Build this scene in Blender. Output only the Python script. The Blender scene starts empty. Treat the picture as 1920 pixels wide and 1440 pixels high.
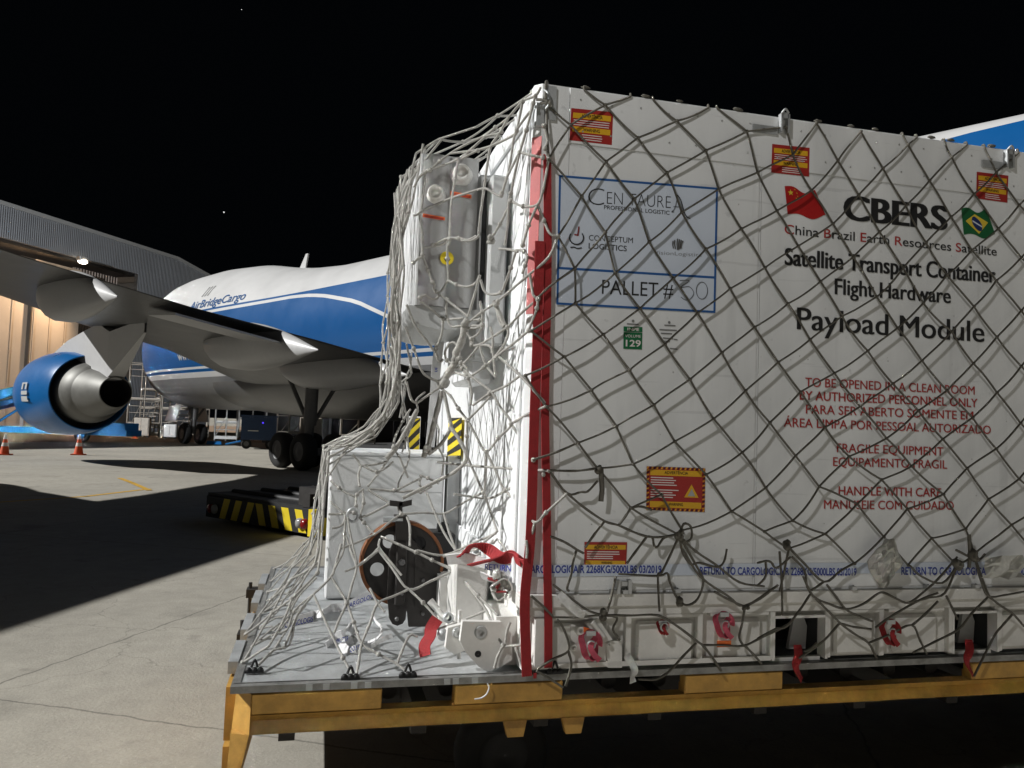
import bpy, math, random
from math import sin, cos, pi, radians, sqrt
from mathutils import Vector as V, Matrix
random.seed(7)
SC = bpy.context.scene
COL = SC.collection
# ------------------------------------------------------------------ camera
CF, CYAW, CPIT, CROL = 1467.6, .237235, .056348, .035445
CO = V((-.8, -3.06675, 1.65))
def cam_axes():
    fw = V((sin(CYAW)*cos(CPIT), cos(CYAW)*cos(CPIT), sin(CPIT)))
    rt = V((cos(CYAW), -sin(CYAW), 0)); up = rt.cross(fw)
    return cos(CROL)*rt+sin(CROL)*up, -sin(CROL)*rt+cos(CROL)*up, fw
CR, CU, CW = cam_axes()
cam = bpy.data.cameras.new('camera'); cam.sensor_width = 36; cam.sensor_fit = 'HORIZONTAL'
cam.lens = 36*CF/1920; cam.clip_start = .05; cam.clip_end = 9000
co = bpy.data.objects.new('camera', cam); COL.objects.link(co); SC.camera = co
co.matrix_world = Matrix(((CR.x, CU.x, -CW.x, CO.x), (CR.y, CU.y, -CW.y, CO.y), (CR.z, CU.z, -CW.z, CO.z), (0, 0, 0, 1)))
# ------------------------------------------------------------------ world and light
w = bpy.data.worlds.new('World'); SC.world = w; w.use_nodes = True
bg = w.node_tree.nodes['Background']; bg.inputs[0].default_value = (.55, .75, 1.0, 1); bg.inputs[1].default_value = .0014
def lamp(name, kind, loc, target, energy, color, **kw):
    l = bpy.data.lights.new(name, kind); l.energy = energy; l.color = color
    for k, v in kw.items(): setattr(l, k, v)
    o = bpy.data.objects.new(name, l); COL.objects.link(o); o.location = loc
    o.rotation_euler = (V(target)-V(loc)).to_track_quat('-Z', 'Y').to_euler(); return o
EL = radians(34.5); SUNDIR = V((cos(EL), -.10, -sin(EL))).normalized()
lamp('mast_light', 'SUN', (-60, 6, 40), V((-60, 6, 40))+SUNDIR, 5.0, (1.0, .995, .975), angle=radians(.65))
# apron floodlight behind the photographer (lights the container's face), and an added unseen fill for the hangar front
lamp('apron_flood', 'SPOT', (-3.9, -4.0, 6.0), (1.2, 0, 1.9), 690, (1.0, .985, .96), spot_size=radians(64), spot_blend=.9, shadow_soft_size=.12)
lamp('hangar_fill', 'SPOT', (-34, 24, 14), (-16, 60, 5), 74000, (.95, .97, 1.0), spot_size=radians(58), spot_blend=.8, shadow_soft_size=.5)
SC.view_settings.view_transform = 'Standard'; SC.view_settings.look = 'None'
SC.view_settings.exposure = 0; SC.view_settings.gamma = 1; SC.view_settings.use_curve_mapping = False
SC.cycles.max_bounces = 6
# ------------------------------------------------------------------ layout helpers
def ray(px, py): return CW+CR*((px-960)/CF)+CU*((720-py)/CF)
def bk(px, py, ax, val):
    d = ray(px, py); return CO+d*((val-CO[ax])/d[ax])
def gnd(px, py, z=0): return bk(px, py, 2, z)
def fr(px, py, off=0.0): return bk(px, py, 1, -off)
CROPS = {1: (980, 140, 3.84), 2: (1420, 180, 3.84), 3: (980, 480, 3.84), 4: (1420, 520, 3.84), 5: (980, 800, 3.84), 6: (1420, 820, 3.84),
         7: (980, 1065, 3.84), 8: (1420, 1065, 3.84), 'a': (700, 140, 4.5), 'b': (700, 440, 4.5), 'c': (560, 740, 3.84), 'd': (420, 1000, 3.0),
         'e': (560, 830, 6.4), 'f': (720, 560, 4.8), 'g': (430, 1060, 6.0), 'h': (820, 820, 8.0), 'j': (580, 1030, 4.0), 'k': (1000, 1100, 6.4), 'm': (1040, 330, 5.54)}
def cp(tag, x, y):
    c = CROPS[tag]; return c[0]+x/c[2], c[1]+y/c[2]
# ------------------------------------------------------------------ materials
def mat(name, col, rough=.5, metal=0., var=.08, vs=6., bump=0., bs=60., coat=0., spec=.5, emit=None, streak=False, scuff=False):
    m = bpy.data.materials.new(name); m.use_nodes = True; nt = m.node_tree; n = nt.nodes; b = n['Principled BSDF']; L = nt.links.new
    b.inputs['Base Color'].default_value = (*col, 1); b.inputs['Roughness'].default_value = rough; b.inputs['Metallic'].default_value = metal
    b.inputs['Coat Weight'].default_value = coat; b.inputs['Specular IOR Level'].default_value = spec
    tc = n.new('ShaderNodeTexCoord')
    src = tc.outputs['Object']
    if streak:
        mp = n.new('ShaderNodeMapping'); mp.inputs['Scale'].default_value = (1, 1, .12); L(src, mp.inputs[0]); src = mp.outputs[0]
    if var:
        t = n.new('ShaderNodeTexNoise'); t.inputs['Scale'].default_value = vs; t.inputs['Detail'].default_value = 7; t.inputs['Roughness'].default_value = .65
        L(src, t.inputs['Vector'])
        r = n.new('ShaderNodeMapRange'); r.inputs[1].default_value = .3; r.inputs[2].default_value = .7
        r.inputs[3].default_value = 1-var; r.inputs[4].default_value = 1+var*.4; L(t.outputs[0], r.inputs[0])
        x = n.new('ShaderNodeVectorMath'); x.operation = 'MULTIPLY'; x.inputs[0].default_value = col; L(r.outputs[0], x.inputs[1]); L(x.outputs[0], b.inputs['Base Color'])
        rr = n.new('ShaderNodeMapRange'); rr.inputs[3].default_value = max(0.05, rough-.12); rr.inputs[4].default_value = min(1, rough+.12); L(t.outputs[0], rr.inputs[0]); L(rr.outputs[0], b.inputs['Roughness'])
    if scuff:                        # faint grime, drips and hairline scratches of their own shape
        f = None
        for sc_, lo, hi, dk in (((1.2, 1.2, .35), .56, .72, .86), ((9, 9, .7), .60, .70, .90), ((1.5, 1.5, 26), .66, .70, .88), ((14, 14, 14), .66, .72, .84)):
            mp = n.new('ShaderNodeMapping'); mp.inputs['Scale'].default_value = sc_; mp.inputs['Rotation'].default_value = (0, .12 if sc_[2] > 20 else 0, 0); L(tc.outputs['Object'], mp.inputs[0])
            t = n.new('ShaderNodeTexNoise'); t.inputs['Scale'].default_value = 1.3; t.inputs['Detail'].default_value = 8; L(mp.outputs[0], t.inputs['Vector'])
            r = n.new('ShaderNodeMapRange'); L(t.outputs[0], r.inputs[0])
            for i, v in enumerate((lo, hi, 1, dk)): r.inputs[i+1].default_value = v
            if f is None: f = r.outputs[0]
            else: k = n.new('ShaderNodeMath'); k.operation = 'MULTIPLY'; L(f, k.inputs[0]); L(r.outputs[0], k.inputs[1]); f = k.outputs[0]
        k = n.new('ShaderNodeVectorMath'); k.operation = 'MULTIPLY'; L(x.outputs[0], k.inputs[0]); L(f, k.inputs[1]); L(k.outputs[0], b.inputs['Base Color'])
    if bump:
        t2 = n.new('ShaderNodeTexNoise'); t2.inputs['Scale'].default_value = bs; t2.inputs['Detail'].default_value = 4; L(tc.outputs['Object'], t2.inputs['Vector'])
        bp = n.new('ShaderNodeBump'); bp.inputs['Strength'].default_value = bump; bp.inputs['Distance'].default_value = .02; L(t2.outputs[0], bp.inputs['Height']); L(bp.outputs[0], b.inputs['Normal'])
    if emit:
        b.inputs['Emission Color'].default_value = (*emit[0], 1); b.inputs['Emission Strength'].default_value = emit[1]
    return m
M = {}
def mk(k, *a, **kw): M[k] = mat(k, *a, **kw); return M[k]
mk('white_paint', (.80, .815, .825), .42, var=.15, vs=2.6, scuff=True, streak=True, bump=.05, bs=5)
mk('base_paint', (.76, .75, .72), .5, var=.22, vs=5, bump=.06, bs=20)
mk('grey_paint', (.50, .51, .51), .5, var=.08, vs=4)
mk('box_grey', (.74, .75, .75), .45, var=.07, vs=3)
mk('steel', (.36, .36, .355), .33, .3, var=.05, vs=3, streak=True)
mk('alu', (.55, .57, .58), .5, .55, var=.22, vs=9, bump=.05, bs=80)
mk('alu_dark', (.33, .33, .32), .55, .6, var=.4, vs=14, bump=.1, bs=60)
mk('dark_metal', (.022, .019, .017), .6, var=.3, vs=10)
mk('black', (.012, .012, .013), .6, var=.2)
mk('rubber', (.016, .016, .016), .85, var=.2, vs=8)
mk('orange_paint', (.56, .31, .066), .5, var=.38, vs=9, bump=.08, bs=40)
mk('rope', (.44, .43, .40), .9, var=.3, vs=40, bump=.5, bs=260)
mk('rope_shaded', (.155, .145, .122), .9, var=.3, vs=40, bump=.5, bs=260)  # shaded copy of the net rope, front shade put into its colour
mk('red_web', (.36, .018, .022), .75, var=.25, vs=30, bump=.4, bs=300)
mk('red_lit', (.56, .15, .15), .6, var=.15, vs=12)
mk('pink_web', (.62, .10, .16), .8, var=.3, vs=30, bump=.3, bs=200)
mk('white_web', (.72, .72, .72), .7, var=.15, vs=30, bump=.2, bs=200)
mk('ink_black', (.012, .012, .013), .6, var=0)
mk('ink_red', (.40, .026, .022), .6, var=.1, vs=40)
mk('ink_blue', (.012, .09, .30), .6, var=0)
mk('ink_grey', (.17, .17, .17), .6, var=0)
mk('tape_blue', (.02, .045, .34), .6, var=.3, vs=60)
mk('label_white', (.60, .66, .76), .5, var=.03)
mk('sticker_red', (.36, .026, .022), .45, var=.08)
mk('sticker_yellow', (.72, .40, .02), .45, var=.08)
mk('sticker_white', (.75, .70, .68), .5, var=0)
mk('orange_label', (.80, .16, .03), .5, var=0)
mk('bright_yellow', (.78, .60, .02), .5, var=.1)
mk('green_label', (.004, .13, .045), .5, var=0)
mk('flag_red', (.42, .012, .012), .5, var=.1, vs=20)
mk('flag_green', (.01, .12, .04), .5, var=.1, vs=20)
mk('flag_yellow', (.70, .52, .05), .5, var=0)
mk('flag_blue', (.012, .03, .13), .5, var=0)
mk('hub_brown', (.22, .075, .022), .55, var=.3, vs=12)
mk('plane_white', (.60, .60, .60), .35, var=.06, vs=.6)
mk('plane_blue', (.002, .076, .245), .35, spec=.3, var=.05, vs=.6)
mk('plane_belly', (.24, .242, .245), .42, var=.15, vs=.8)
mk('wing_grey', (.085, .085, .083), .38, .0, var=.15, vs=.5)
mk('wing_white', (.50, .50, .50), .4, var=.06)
mk('nacelle_blue', (.004, .11, .33), .32, spec=.35, var=.06, vs=1)
mk('exhaust_metal', (.17, .168, .155), .55, .5, var=.2, vs=2)
mk('gear_grey', (.13, .13, .13), .5, var=.2)
mk('blue_paint', (.015, .24, .66), .45, var=.15, vs=2)
mk('dark_blue_paint', (.012, .04, .10), .5, var=.15)
mk('scaffold_paint', (.50, .45, .38), .6, var=.2)
mk('scaffold_white', (.70, .70, .68), .6, var=.15)
mk('cone_orange', (.72, .10, .02), .6, var=.15)
mk('cone_white', (.75, .72, .68), .6, var=.1)
mk('door_panel', (.62, .50, .38), .7, var=.12, vs=.4)
mk('lens_red', (.22, .012, .012), .2, var=0)
mk('lens_clear', (.32, .32, .32), .15, var=0)
mk('yellow_line', (.62, .36, .04), .75, var=.4, vs=9)
mk('unlit_ground', (.045, .045, .046), .9, var=.25, vs=.8)
mk('backdrop_dark', (.05, .05, .052), .85, var=.25, vs=.6)
mk('apron_warm_lit', (.30, .20, .13), .85, var=.2, vs=.5)
mk('lamp_glow', (1, .9, .75), .5, var=0, emit=((1, .86, .66), 9))
mk('blue_glow', (.05, .03, 1), .5, var=0, emit=((.10, .05, 1), 1.2))
mk('star_glow', (1, 1, 1), .5, var=0, emit=((1, 1, 1), .9))
mk('plastic', (.55, .55, .52), .25, var=.3, vs=20)
def corrugated(name, col, scale, deep):
    m = mat(name, col, .55, 0, .18, .25); nt = m.node_tree; n = nt.nodes; L = nt.links.new
    tc = n.new('ShaderNodeTexCoord'); wv = n.new('ShaderNodeTexWave'); wv.wave_type = 'BANDS'; wv.bands_direction = 'X'; wv.inputs['Scale'].default_value = scale
    L(tc.outputs['Object'], wv.inputs['Vector'])
    bp = n.new('ShaderNodeBump'); bp.inputs['Strength'].default_value = 1; bp.inputs['Distance'].default_value = deep
    L(wv.outputs[1], bp.inputs['Height']); L(bp.outputs[0], n['Principled BSDF'].inputs['Normal']); return m
M['cladding'] = corrugated('cladding', (.34, .36, .39), 1.7, .016)
def concrete():
    m = mat('concrete', (.40, .375, .315), .9, 0, .0); nt = m.node_tree; n = nt.nodes; L = nt.links.new; b = n['Principled BSDF']
    g = n.new('ShaderNodeNewGeometry'); pos = g.outputs['Position']
    def noise(s, d=8, r=.6):
        t = n.new('ShaderNodeTexNoise'); t.inputs['Scale'].default_value = s; t.inputs['Detail'].default_value = d; t.inputs['Roughness'].default_value = r; L(pos, t.inputs['Vector']); return t.outputs[0]
    def rng(x, a, bb, c, d):
        r = n.new('ShaderNodeMapRange'); L(x, r.inputs[0])
        for i, v in enumerate((a, bb, c, d)): r.inputs[i+1].default_value = v
        return r.outputs[0]
    def mth(op, a, bb):
        t = n.new('ShaderNodeMath'); t.operation = op
        for i, v in enumerate((a, bb)):
            if isinstance(v, (int, float)): t.inputs[i].default_value = v
            else: L(v, t.inputs[i])
        return t.outputs[0]
    f = mth('MULTIPLY', rng(noise(.35), .3, .7, .78, 1.08), rng(noise(5, 10, .7), .25, .75, .80, 1.10))
    f = mth('MULTIPLY', f, rng(noise(60, 3), .2, .8, .86, 1.1))
    # slab joints
    mp = n.new('ShaderNodeMapping'); mp.inputs['Rotation'].default_value = (0, 0, -1.105); L(pos, mp.inputs[0])
    wob = n.new('ShaderNodeVectorMath'); wob.operation = 'ADD'; L(mp.outputs[0], wob.inputs[0]); wob.inputs[1].default_value = (1.8, 4.12, 0)
    sx = n.new('ShaderNodeSeparateXYZ'); L(wob.outputs[0], sx.inputs[0])
    jit = rng(noise(3), 0, 1, -.012, .012)
    for o in (sx.outputs[0], sx.outputs[1]):
        fr_ = mth('ABSOLUTE', mth('SUBTRACT', mth('FRACT', mth('ADD', mth('DIVIDE', o, 5.0), jit), 0), .5), 0)
        j = rng(fr_, .0, .0026, .42, 1.0); f = mth('MULTIPLY', f, j)
    f = mth('MULTIPLY', f, rng(noise(.9, 5, .55), .60, .72, 1.0, .74)); f = mth('MULTIPLY', f, rng(noise(2.6, 4, .5), .66, .72, 1.0, .80))
    vo = n.new('ShaderNodeTexVoronoi'); vo.feature = 'DISTANCE_TO_EDGE'; vo.inputs['Scale'].default_value = .42
    dn = n.new('ShaderNodeTexNoise'); dn.inputs['Scale'].default_value = 1.6; dn.inputs['Detail'].default_value = 6; L(pos, dn.inputs['Vector'])
    ad = n.new('ShaderNodeVectorMath'); ad.operation = 'ADD'; L(pos, ad.inputs[0]); L(dn.outputs[1], ad.inputs[1]); L(ad.outputs[0], vo.inputs['Vector'])
    f = mth('MULTIPLY', f, rng(vo.outputs[0], 0, .004, .72, 1.0))
    x = n.new('ShaderNodeVectorMath'); x.operation = 'MULTIPLY'; x.inputs[0].default_value = (.40, .374, .318); L(f, x.inputs[1]); L(x.outputs[0], b.inputs['Base Color'])
    bp = n.new('ShaderNodeBump'); bp.inputs['Strength'].default_value = .35; bp.inputs['Distance'].default_value = .01; L(noise(45, 6), bp.inputs['Height']); L(bp.outputs[0], b.inputs['Normal'])
    return m
M['concrete'] = concrete()
# ------------------------------------------------------------------ object helpers
BASE = {}
class MB:
    def __init__(s): s.v = []; s.f = []; s.m = []; s.smooth = []
    def face(s, pts, m=0, sm=False):
        i = len(s.v); s.v += [V(p) for p in pts]; s.f.append(tuple(range(i, i+len(pts)))); s.m.append(m); s.smooth.append(sm)
    def grid(s, rows, m=0, sm=True, closed=False, flip=False):
        i0 = len(s.v); R = len(rows); Cn = len(rows[0])
        for r in rows: s.v += [V(p) for p in r]
        for r in range(R-1):
            for c in range(Cn if closed else Cn-1):
                a, b = i0+r*Cn+c, i0+r*Cn+(c+1) % Cn; d, e = a+Cn, b+Cn
                s.f.append((a, d, e, b) if flip else (a, b, e, d)); s.m.append(m); s.smooth.append(sm)
    def hexa(s, p, m=0):           # p: 4 bottom (ccw from above) then 4 top
        i = len(s.v); s.v += [V(q) for q in p]
        for f in ((3, 2, 1, 0), (4, 5, 6, 7), (0, 1, 5, 4), (1, 2, 6, 5), (2, 3, 7, 6), (3, 0, 4, 7)):
            s.f.append(tuple(i+k for k in f)); s.m.append(m); s.smooth.append(False)
    def box(s, a, b, m=0, bev=0):
        x0, y0, z0 = (min(a[i], b[i]) for i in range(3)); x1, y1, z1 = (max(a[i], b[i]) for i in range(3))
        if bev <= 0:
            s.hexa([(x0, y0, z0), (x1, y0, z0), (x1, y1, z0), (x0, y1, z0), (x0, y0, z1), (x1, y0, z1), (x1, y1, z1), (x0, y1, z1)], m); return
        # chamfer the four upright edges and the top rim
        def loop(k, z): return [(x0+k, y0, z), (x1-k, y0, z), (x1, y0+k, z), (x1, y1-k, z), (x1-k, y1, z), (x0+k, y1, z), (x0, y1-k, z), (x0, y0+k, z)]
        def inn(k, z): return [(min(max(x, x0+k), x1-k), min(max(y, y0+k), y1-k), z) for x, y, _ in loop(k, z)]
        i = len(s.v)
        for l in (inn(bev, z0), loop(bev, z0+bev), loop(bev, z1-bev), inn(bev, z1)): s.v += [V(q) for q in l]
        for r in range(3):
            for c in range(8):
                s.f.append((i+r*8+c, i+r*8+(c+1) % 8, i+(r+1)*8+(c+1) % 8, i+(r+1)*8+c)); s.m.append(m); s.smooth.append(False)
        s.f.append(tuple(i+7-k for k in range(8))); s.f.append(tuple(i+24+k for k in range(8))); s.m += [m, m]; s.smooth += [False, False]
    def prism(s, poly, d, m=0):    # polygon extruded by vector d
        d = V(d); a = [V(p) for p in poly]; b = [p+d for p in a]; n = len(a)
        s.face(a[::-1], m); s.face(b, m)
        for k in range(n): s.face([a[k], a[(k+1) % n], b[(k+1) % n], b[k]], m)
    def tube(s, pts, r, n=6, m=0, cap=True, flat=None, ry=None):
        pts = [V(p) for p in pts]
        q = [pts[0]]
        for p in pts[1:]:
            if (p-q[-1]).length > 1e-5: q.append(p)
        pts = q
        if len(pts) < 2: return
        rr = r if callable(r) else (lambda t: r)
        t0 = (pts[1]-pts[0]).normalized(); u = t0.orthogonal().normalized() if flat is None else (V(flat)-t0*V(flat).dot(t0)).normalized()
        rows = []
        for i, p in enumerate(pts):
            t = (pts[min(i+1, len(pts)-1)]-pts[max(i-1, 0)]).normalized()
            u = (u-t*u.dot(t)); u = u.normalized() if u.length > 1e-6 else t.orthogonal().normalized(); v = t.cross(u)
            R = rr(i/(len(pts)-1)); Ry = ry if ry else R
            rows.append([p+u*(cos(2*pi*k/n)*R)+v*(sin(2*pi*k/n)*Ry) for k in range(n)])
        s.grid(rows, m, True, True)
        if cap: s.face(rows[0][::-1], m); s.face(rows[-1], m)
    def blob(s, c, r, m=0, n=6, sq=(1, 1, 1), jit=0):
        c = V(c); rows = []
        for i in range(n+1):
            th = pi*i/n
            rows.append([c+V((sq[0]*r*sin(th)*cos(2*pi*k/(n+2)), sq[1]*r*sin(th)*sin(2*pi*k/(n+2)), sq[2]*r*cos(th)))*(1+random.uniform(-jit, jit)) for k in range(n+2)])
        s.grid(rows, m, True, True, flip=True)
    def lathe(s, prof, c, ax, n=40, m=0, sm=True):   # prof: (distance along axis, radius)
        ax = V(ax).normalized(); u = ax.orthogonal().normalized(); v = ax.cross(u); c = V(c)
        s.grid([[c+ax*a+u*(r*cos(2*pi*k/n))+v*(r*sin(2*pi*k/n)) for k in range(n)] for a, r in prof], m, sm, True)
    def build(s, name, mats, parent=None, base=None):
        b = BASE.get(parent.name, V((0, 0, 0))) if parent else (V(base) if base is not None else V((0, 0, 0)))
        me = bpy.data.meshes.new(name); me.from_pydata([tuple(p-b) for p in s.v], [], s.f)
        for mm in (mats if isinstance(mats, (list, tuple)) else [mats]): me.materials.append(M[mm] if isinstance(mm, str) else mm)
        me.polygons.foreach_set('material_index', s.m); me.polygons.foreach_set('use_smooth', s.smooth); me.validate(); me.update()
        o = bpy.data.objects.new(name, me); COL.objects.link(o)
        if parent: o.parent = parent
        else: o.location = b
        BASE[o.name] = b; return o
def tag(o, label=None, cat=None, group=None, kind=None):
    for k, v in (('label', label), ('category', cat), ('group', group), ('kind', kind)):
        if v: o[k] = v
    return o
def thing(name, base, label, cat, group=None):
    o = bpy.data.objects.new(name, None); COL.objects.link(o); o.location = base; o.empty_display_size = .2
    BASE[o.name] = V(base); return tag(o, label, cat, group)
def copy_tree(o, parent=None):
    c = o.copy(); COL.objects.link(c); BASE[c.name] = BASE[o.name]
    if parent: c.parent = parent
    for ch in [x for x in bpy.data.objects if x.parent == o]: copy_tree(ch, c)
    return c
def catmull(p, k=4):
    p = [V(a) for a in p]
    if len(p) < 3: return p
    q = [p[0]*2-p[1]]+p+[p[-1]*2-p[-2]]; out = []
    for i in range(1, len(q)-2):
        a, b, c, d = q[i-1:i+3]
        for j in range(k):
            t = j/k; out.append(.5*((2*b)+(c-a)*t+(2*a-5*b+4*c-d)*t*t+(3*b-a-3*c+d)*t**3))
    return out+[p[-1]]
# text: mesh in font units, bounds normalised by the caller
def text_mesh(body, bold=0., cols=None, shear=0.):
    c = bpy.data.curves.new('t', 'FONT'); c.body = body; c.size = 1; c.offset = bold; c.resolution_u = 4; c.shear = shear
    if cols:
        for i, k in enumerate(cols): c.body_format[i].material_index = k
        for k in range(max(cols)+1): c.materials.append(M['ink_black'])
    o = bpy.data.objects.new('t', c); COL.objects.link(o); bpy.context.view_layer.update()
    me = bpy.data.meshes.new_from_object(o.evaluated_get(bpy.context.evaluated_depsgraph_get()))
    r = [tuple(v.co) for v in me.vertices], [tuple(p.vertices) for p in me.polygons], [p.material_index for p in me.polygons]
    bpy.data.objects.remove(o); bpy.data.meshes.remove(me); bpy.data.curves.remove(c); return r
CAP = max(v[1] for v in text_mesh('H')[0])
def lay_text(mb, body, fn, bold=0., cols=None, m=0, shear=0., fit=True):
    """fn(u, v): u 0..1 along the line, v in cap heights above the baseline"""
    vs, fs, ms = text_mesh(body, min(bold, 0) if 'M' in body else bold, cols, shear)
    x0 = min(v[0] for v in vs); x1 = max(v[0] for v in vs); i = len(mb.v)
    mb.v += [V(fn((v[0]-x0)/(x1-x0), v[1]/CAP)) for v in vs]
    for f, k in zip(fs, ms): mb.f.append(tuple(i+a for a in f)); mb.m.append(m+k if cols else m); mb.smooth.append(False)
def line_fn(p0, p1, cap, off=.0015):
    a, b = fr(*p0, off), fr(*p1, off); mid = ((p0[0]+p1[0])/2, (p0[1]+p1[1])/2)
    h = fr(mid[0], mid[1]-cap, off).z-fr(mid[0], mid[1], off).z
    return lambda u, v: a+(b-a)*u+V((0, 0, h*v))
def patch_fn(q, off=.0):           # q: 4 world points tl tr br bl
    tl, tr, br, bl = [V(p) for p in q]
    return lambda u, v: (bl*(1-u)+br*u)*(1-v)+(tl*(1-u)+tr*u)*v+V((0, -off, 0))
def patch_rect(mb, fn, u0, v0, u1, v1, m=0): mb.face([fn(u0, v0), fn(u1, v0), fn(u1, v1), fn(u0, v1)], m)

# ================================================================== SETTING
g = MB(); g.face([(-4000, -4000, 0), (4000, -4000, 0), (4000, 4000, 0), (-4000, 4000, 0)]); tag(g.build('ground', 'concrete'), kind='structure')
g = MB(); g.face([gnd(-900, 826, .004), gnd(490, 830, .004), gnd(492, 801, .004), V((-120, 130, .004))]); tag(g.build('hangar_apron', 'apron_warm_lit'), kind='structure')  # warm lamp light put into the brown of this ground
def stripe(mb, pts, wd, z=.004):
    for a, b in zip(pts[:-1], pts[1:]):
        a, b = V(a), V(b); d = (b-a).normalized(); n = V((-d.y, d.x, 0))*wd/2
        mb.face([V((p.x, p.y, z)) for p in (a-n, b-n+d*wd/2, b+n+d*wd/2, a+n)])
g = MB(); stripe(g, [gnd(-300, 962), gnd(160, 931), gnd(278, 917)], .13); stripe(g, [gnd(280, 920), gnd(246, 905), gnd(225, 897)], .13, .0085)
tag(g.build('apron_marking', 'yellow_line'), kind='structure')
# two planets in the night sky
for px, py, r, lab in ((420, 398, 4.2, 'bright white star above the hangar roof'), (453, 18, 2.2, 'faint tiny star near the top of the night sky')):
    s = MB(); c = CO+ray(px, py)*5200; s.blob(c, r, n=6); o = s.build('star', 'star_glow', base=c); tag(o, lab, 'star')

# ------------------------------------------------------------------ hangar
HB = bk(0, 377, 2, 17.0); HD = V((.5, .87, 0)).normalized(); HN = V((HD.y, -HD.x, 0))      # wall direction, outward normal
def hp(t, z, out=0): return V((HB.x, HB.y, 0))+HD*t+HN*out+V((0, 0, z))
def hpx(px, py, out=0):            # image point on the facade plane -> (t, z)
    d = ray(px, py); o = V((HB.x, HB.y, 0))+HN*out; k = ((o-CO).dot(HN))/d.dot(HN); p = CO+d*k
    return (p-o).dot(HD), p.z
hg = thing('hangar', hp(0, 0), 'large grey corrugated hangar with a wide recessed door behind the aircraft nose', 'hangar')
def place_hangar_part(mb, name, m, parent=None): return mb.build(name, m, parent or hg)
tA, zA = hpx(333, 483); tE, zE = hpx(402, 521)
tD, zD = hpx(258, 527); zH = hpx(0, 444)[1]; T0 = -75
# facade in the wall's own axes so the ribs run upright
fo = MB()
def hl(t, z, y=0): return V((t, y, z))
def hquad(mb, t0, z0, t1, z1, y0=-.35, y1=0): mb.box((t0, y0, z0), (t1, y1, z1))
fo.prism([hl(T0, zH), hl(tD, zH), hl(tD, 0), hl(tE, 0), hl(tE, zE), hl(tA, 17), hl(T0, 17)], (0, -.35, 0))
def hbuild(mb, name, m, parent=None):
    mb.v = [V((p.x, -p.y, p.z)) for p in mb.v]; mb.f = [f[::-1] for f in mb.f]
    o = mb.build(name, m, None); o.parent = parent or hg
    if parent is None: o.matrix_local = Matrix(((HD.x, -HN.x, 0, 0), (HD.y, -HN.y, 0, 0), (0, 0, 1, 0), (0, 0, 0, 1)))
    return o
hbuild(fo, 'facade', 'cladding')
r = MB(); r.box((T0, -40, 16.6), (tA, -.36, 17.05)); r.prism([hl(tA, 16.6, -.36), hl(tE, zE-.4, -.36), hl(tE, zE, -.36), hl(tA, 17.05, -.36)], (0, -40, 0)); hbuild(r, 'roof', 'grey_paint')
r = MB(); r.box((tE-.4, -40, 0), (tE, -.36, zE-.45)); hbuild(r, 'side_wall', 'cladding')
r = MB(); r.prism([hl(T0, 17.06, .02), hl(tA, 17.06, .02), hl(tE, zE+.06, .02), hl(tE, zE-.25, .02), hl(tA, 16.75, .02), hl(T0, 16.75, .02)], (0, .12, 0)); hbuild(r, 'roof_trim', 'grey_paint')
r = MB(); r.box((T0, -3.2, zH-.25), (tD, -.36, zH)); hbuild(r, 'door_head', 'dark_metal')
tp = hpx(146, 640, -1.6)[0]
for k in range(9):                 # sliding door leaves, stepped back one behind the other
    a = tp-4.6*(k+1); y = -1.6-.45*(k % 2)
    r = MB(); r.box((a, y-.15, .02), (a+4.55, y, zH-.6))
    for q in range(3): r.box((a+.1+q*1.5, y, .1), (a+.2+q*1.5, y+.05, zH-.7))
    hbuild(r, 'door_leaf', 'door_panel')
r = MB(); r.box((tp+.05, -2.8, 0), (tD+.3, -2.5, zH)); hbuild(r, 'inner_wall', corrugated('inner_cladding', (.36, .30, .26), 1.0, .1))
lt, lz = hpx(145, 487)
r = MB(); r.box((lt-.45, .36, lz-.16), (lt+.45, .75, lz+.22), bev=.05); r.box((lt-.08, 0, lz), (lt+.08, .36, lz+.1)); lo = hbuild(r, 'wall_lamp', 'grey_paint')
r = MB(); r.blob((lt, .56, lz-.16), .42, n=10, sq=(1, .75, .5)); hbuild(r, 'bulb', 'lamp_glow', lo)
lp = hp(lt, lz-.5, .9)
lamp('hangar_lamp', 'SPOT', hp(lt, lz-.5, .9), hp(lt-9, 2.5, -2.2), 4200, (1.0, .74, .50), spot_size=radians(120), spot_blend=.6, shadow_soft_size=.3)

# ------------------------------------------------------------------ aircraft
AS, AL = V((sin(2.61), cos(2.61), 0)), None
AL = V((AS.y, -AS.x, 0)); AO = V((-12.42, 54.95, 0))
def ap(s, l, z): return AO+AS*s+AL*l+V((0, 0, z))
def itp(x, xs, ys):
    if x <= xs[0]: return ys[0]
    for i in range(len(xs)-1):
        if x <= xs[i+1]: return ys[i]+(ys[i+1]-ys[i])*(x-xs[i])/(xs[i+1]-xs[i])
    return ys[-1]
FS = [2.3, 2.6, 3.2, 4.3, 5.7, 7.7, 10, 14, 18, 20.5, 23, 26, 40, 48, 54, 60, 66, 69]
FT = [4.6, 5.9, 6.7, 7.9, 9.25, 9.85, 10.0, 10.0, 9.72, 9.28, 8.95, 8.74, 8.7, 8.7, 8.65, 8.5, 8.1, 7.6]
FB = [4.6, 3.8, 3.3, 2.85, 2.5, 2.25, 2.15, 2.1, 2.1, 2.1, 2.1, 2.1, 2.1, 2.3, 3.1, 4.4, 5.8, 6.8]
FW = [0, .75, 1.3, 1.95, 2.5, 2.95, 3.15, 3.25, 3.25, 3.25, 3.25, 3.25, 3.25, 3.1, 2.7, 2.0, 1.1, .4]
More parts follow.
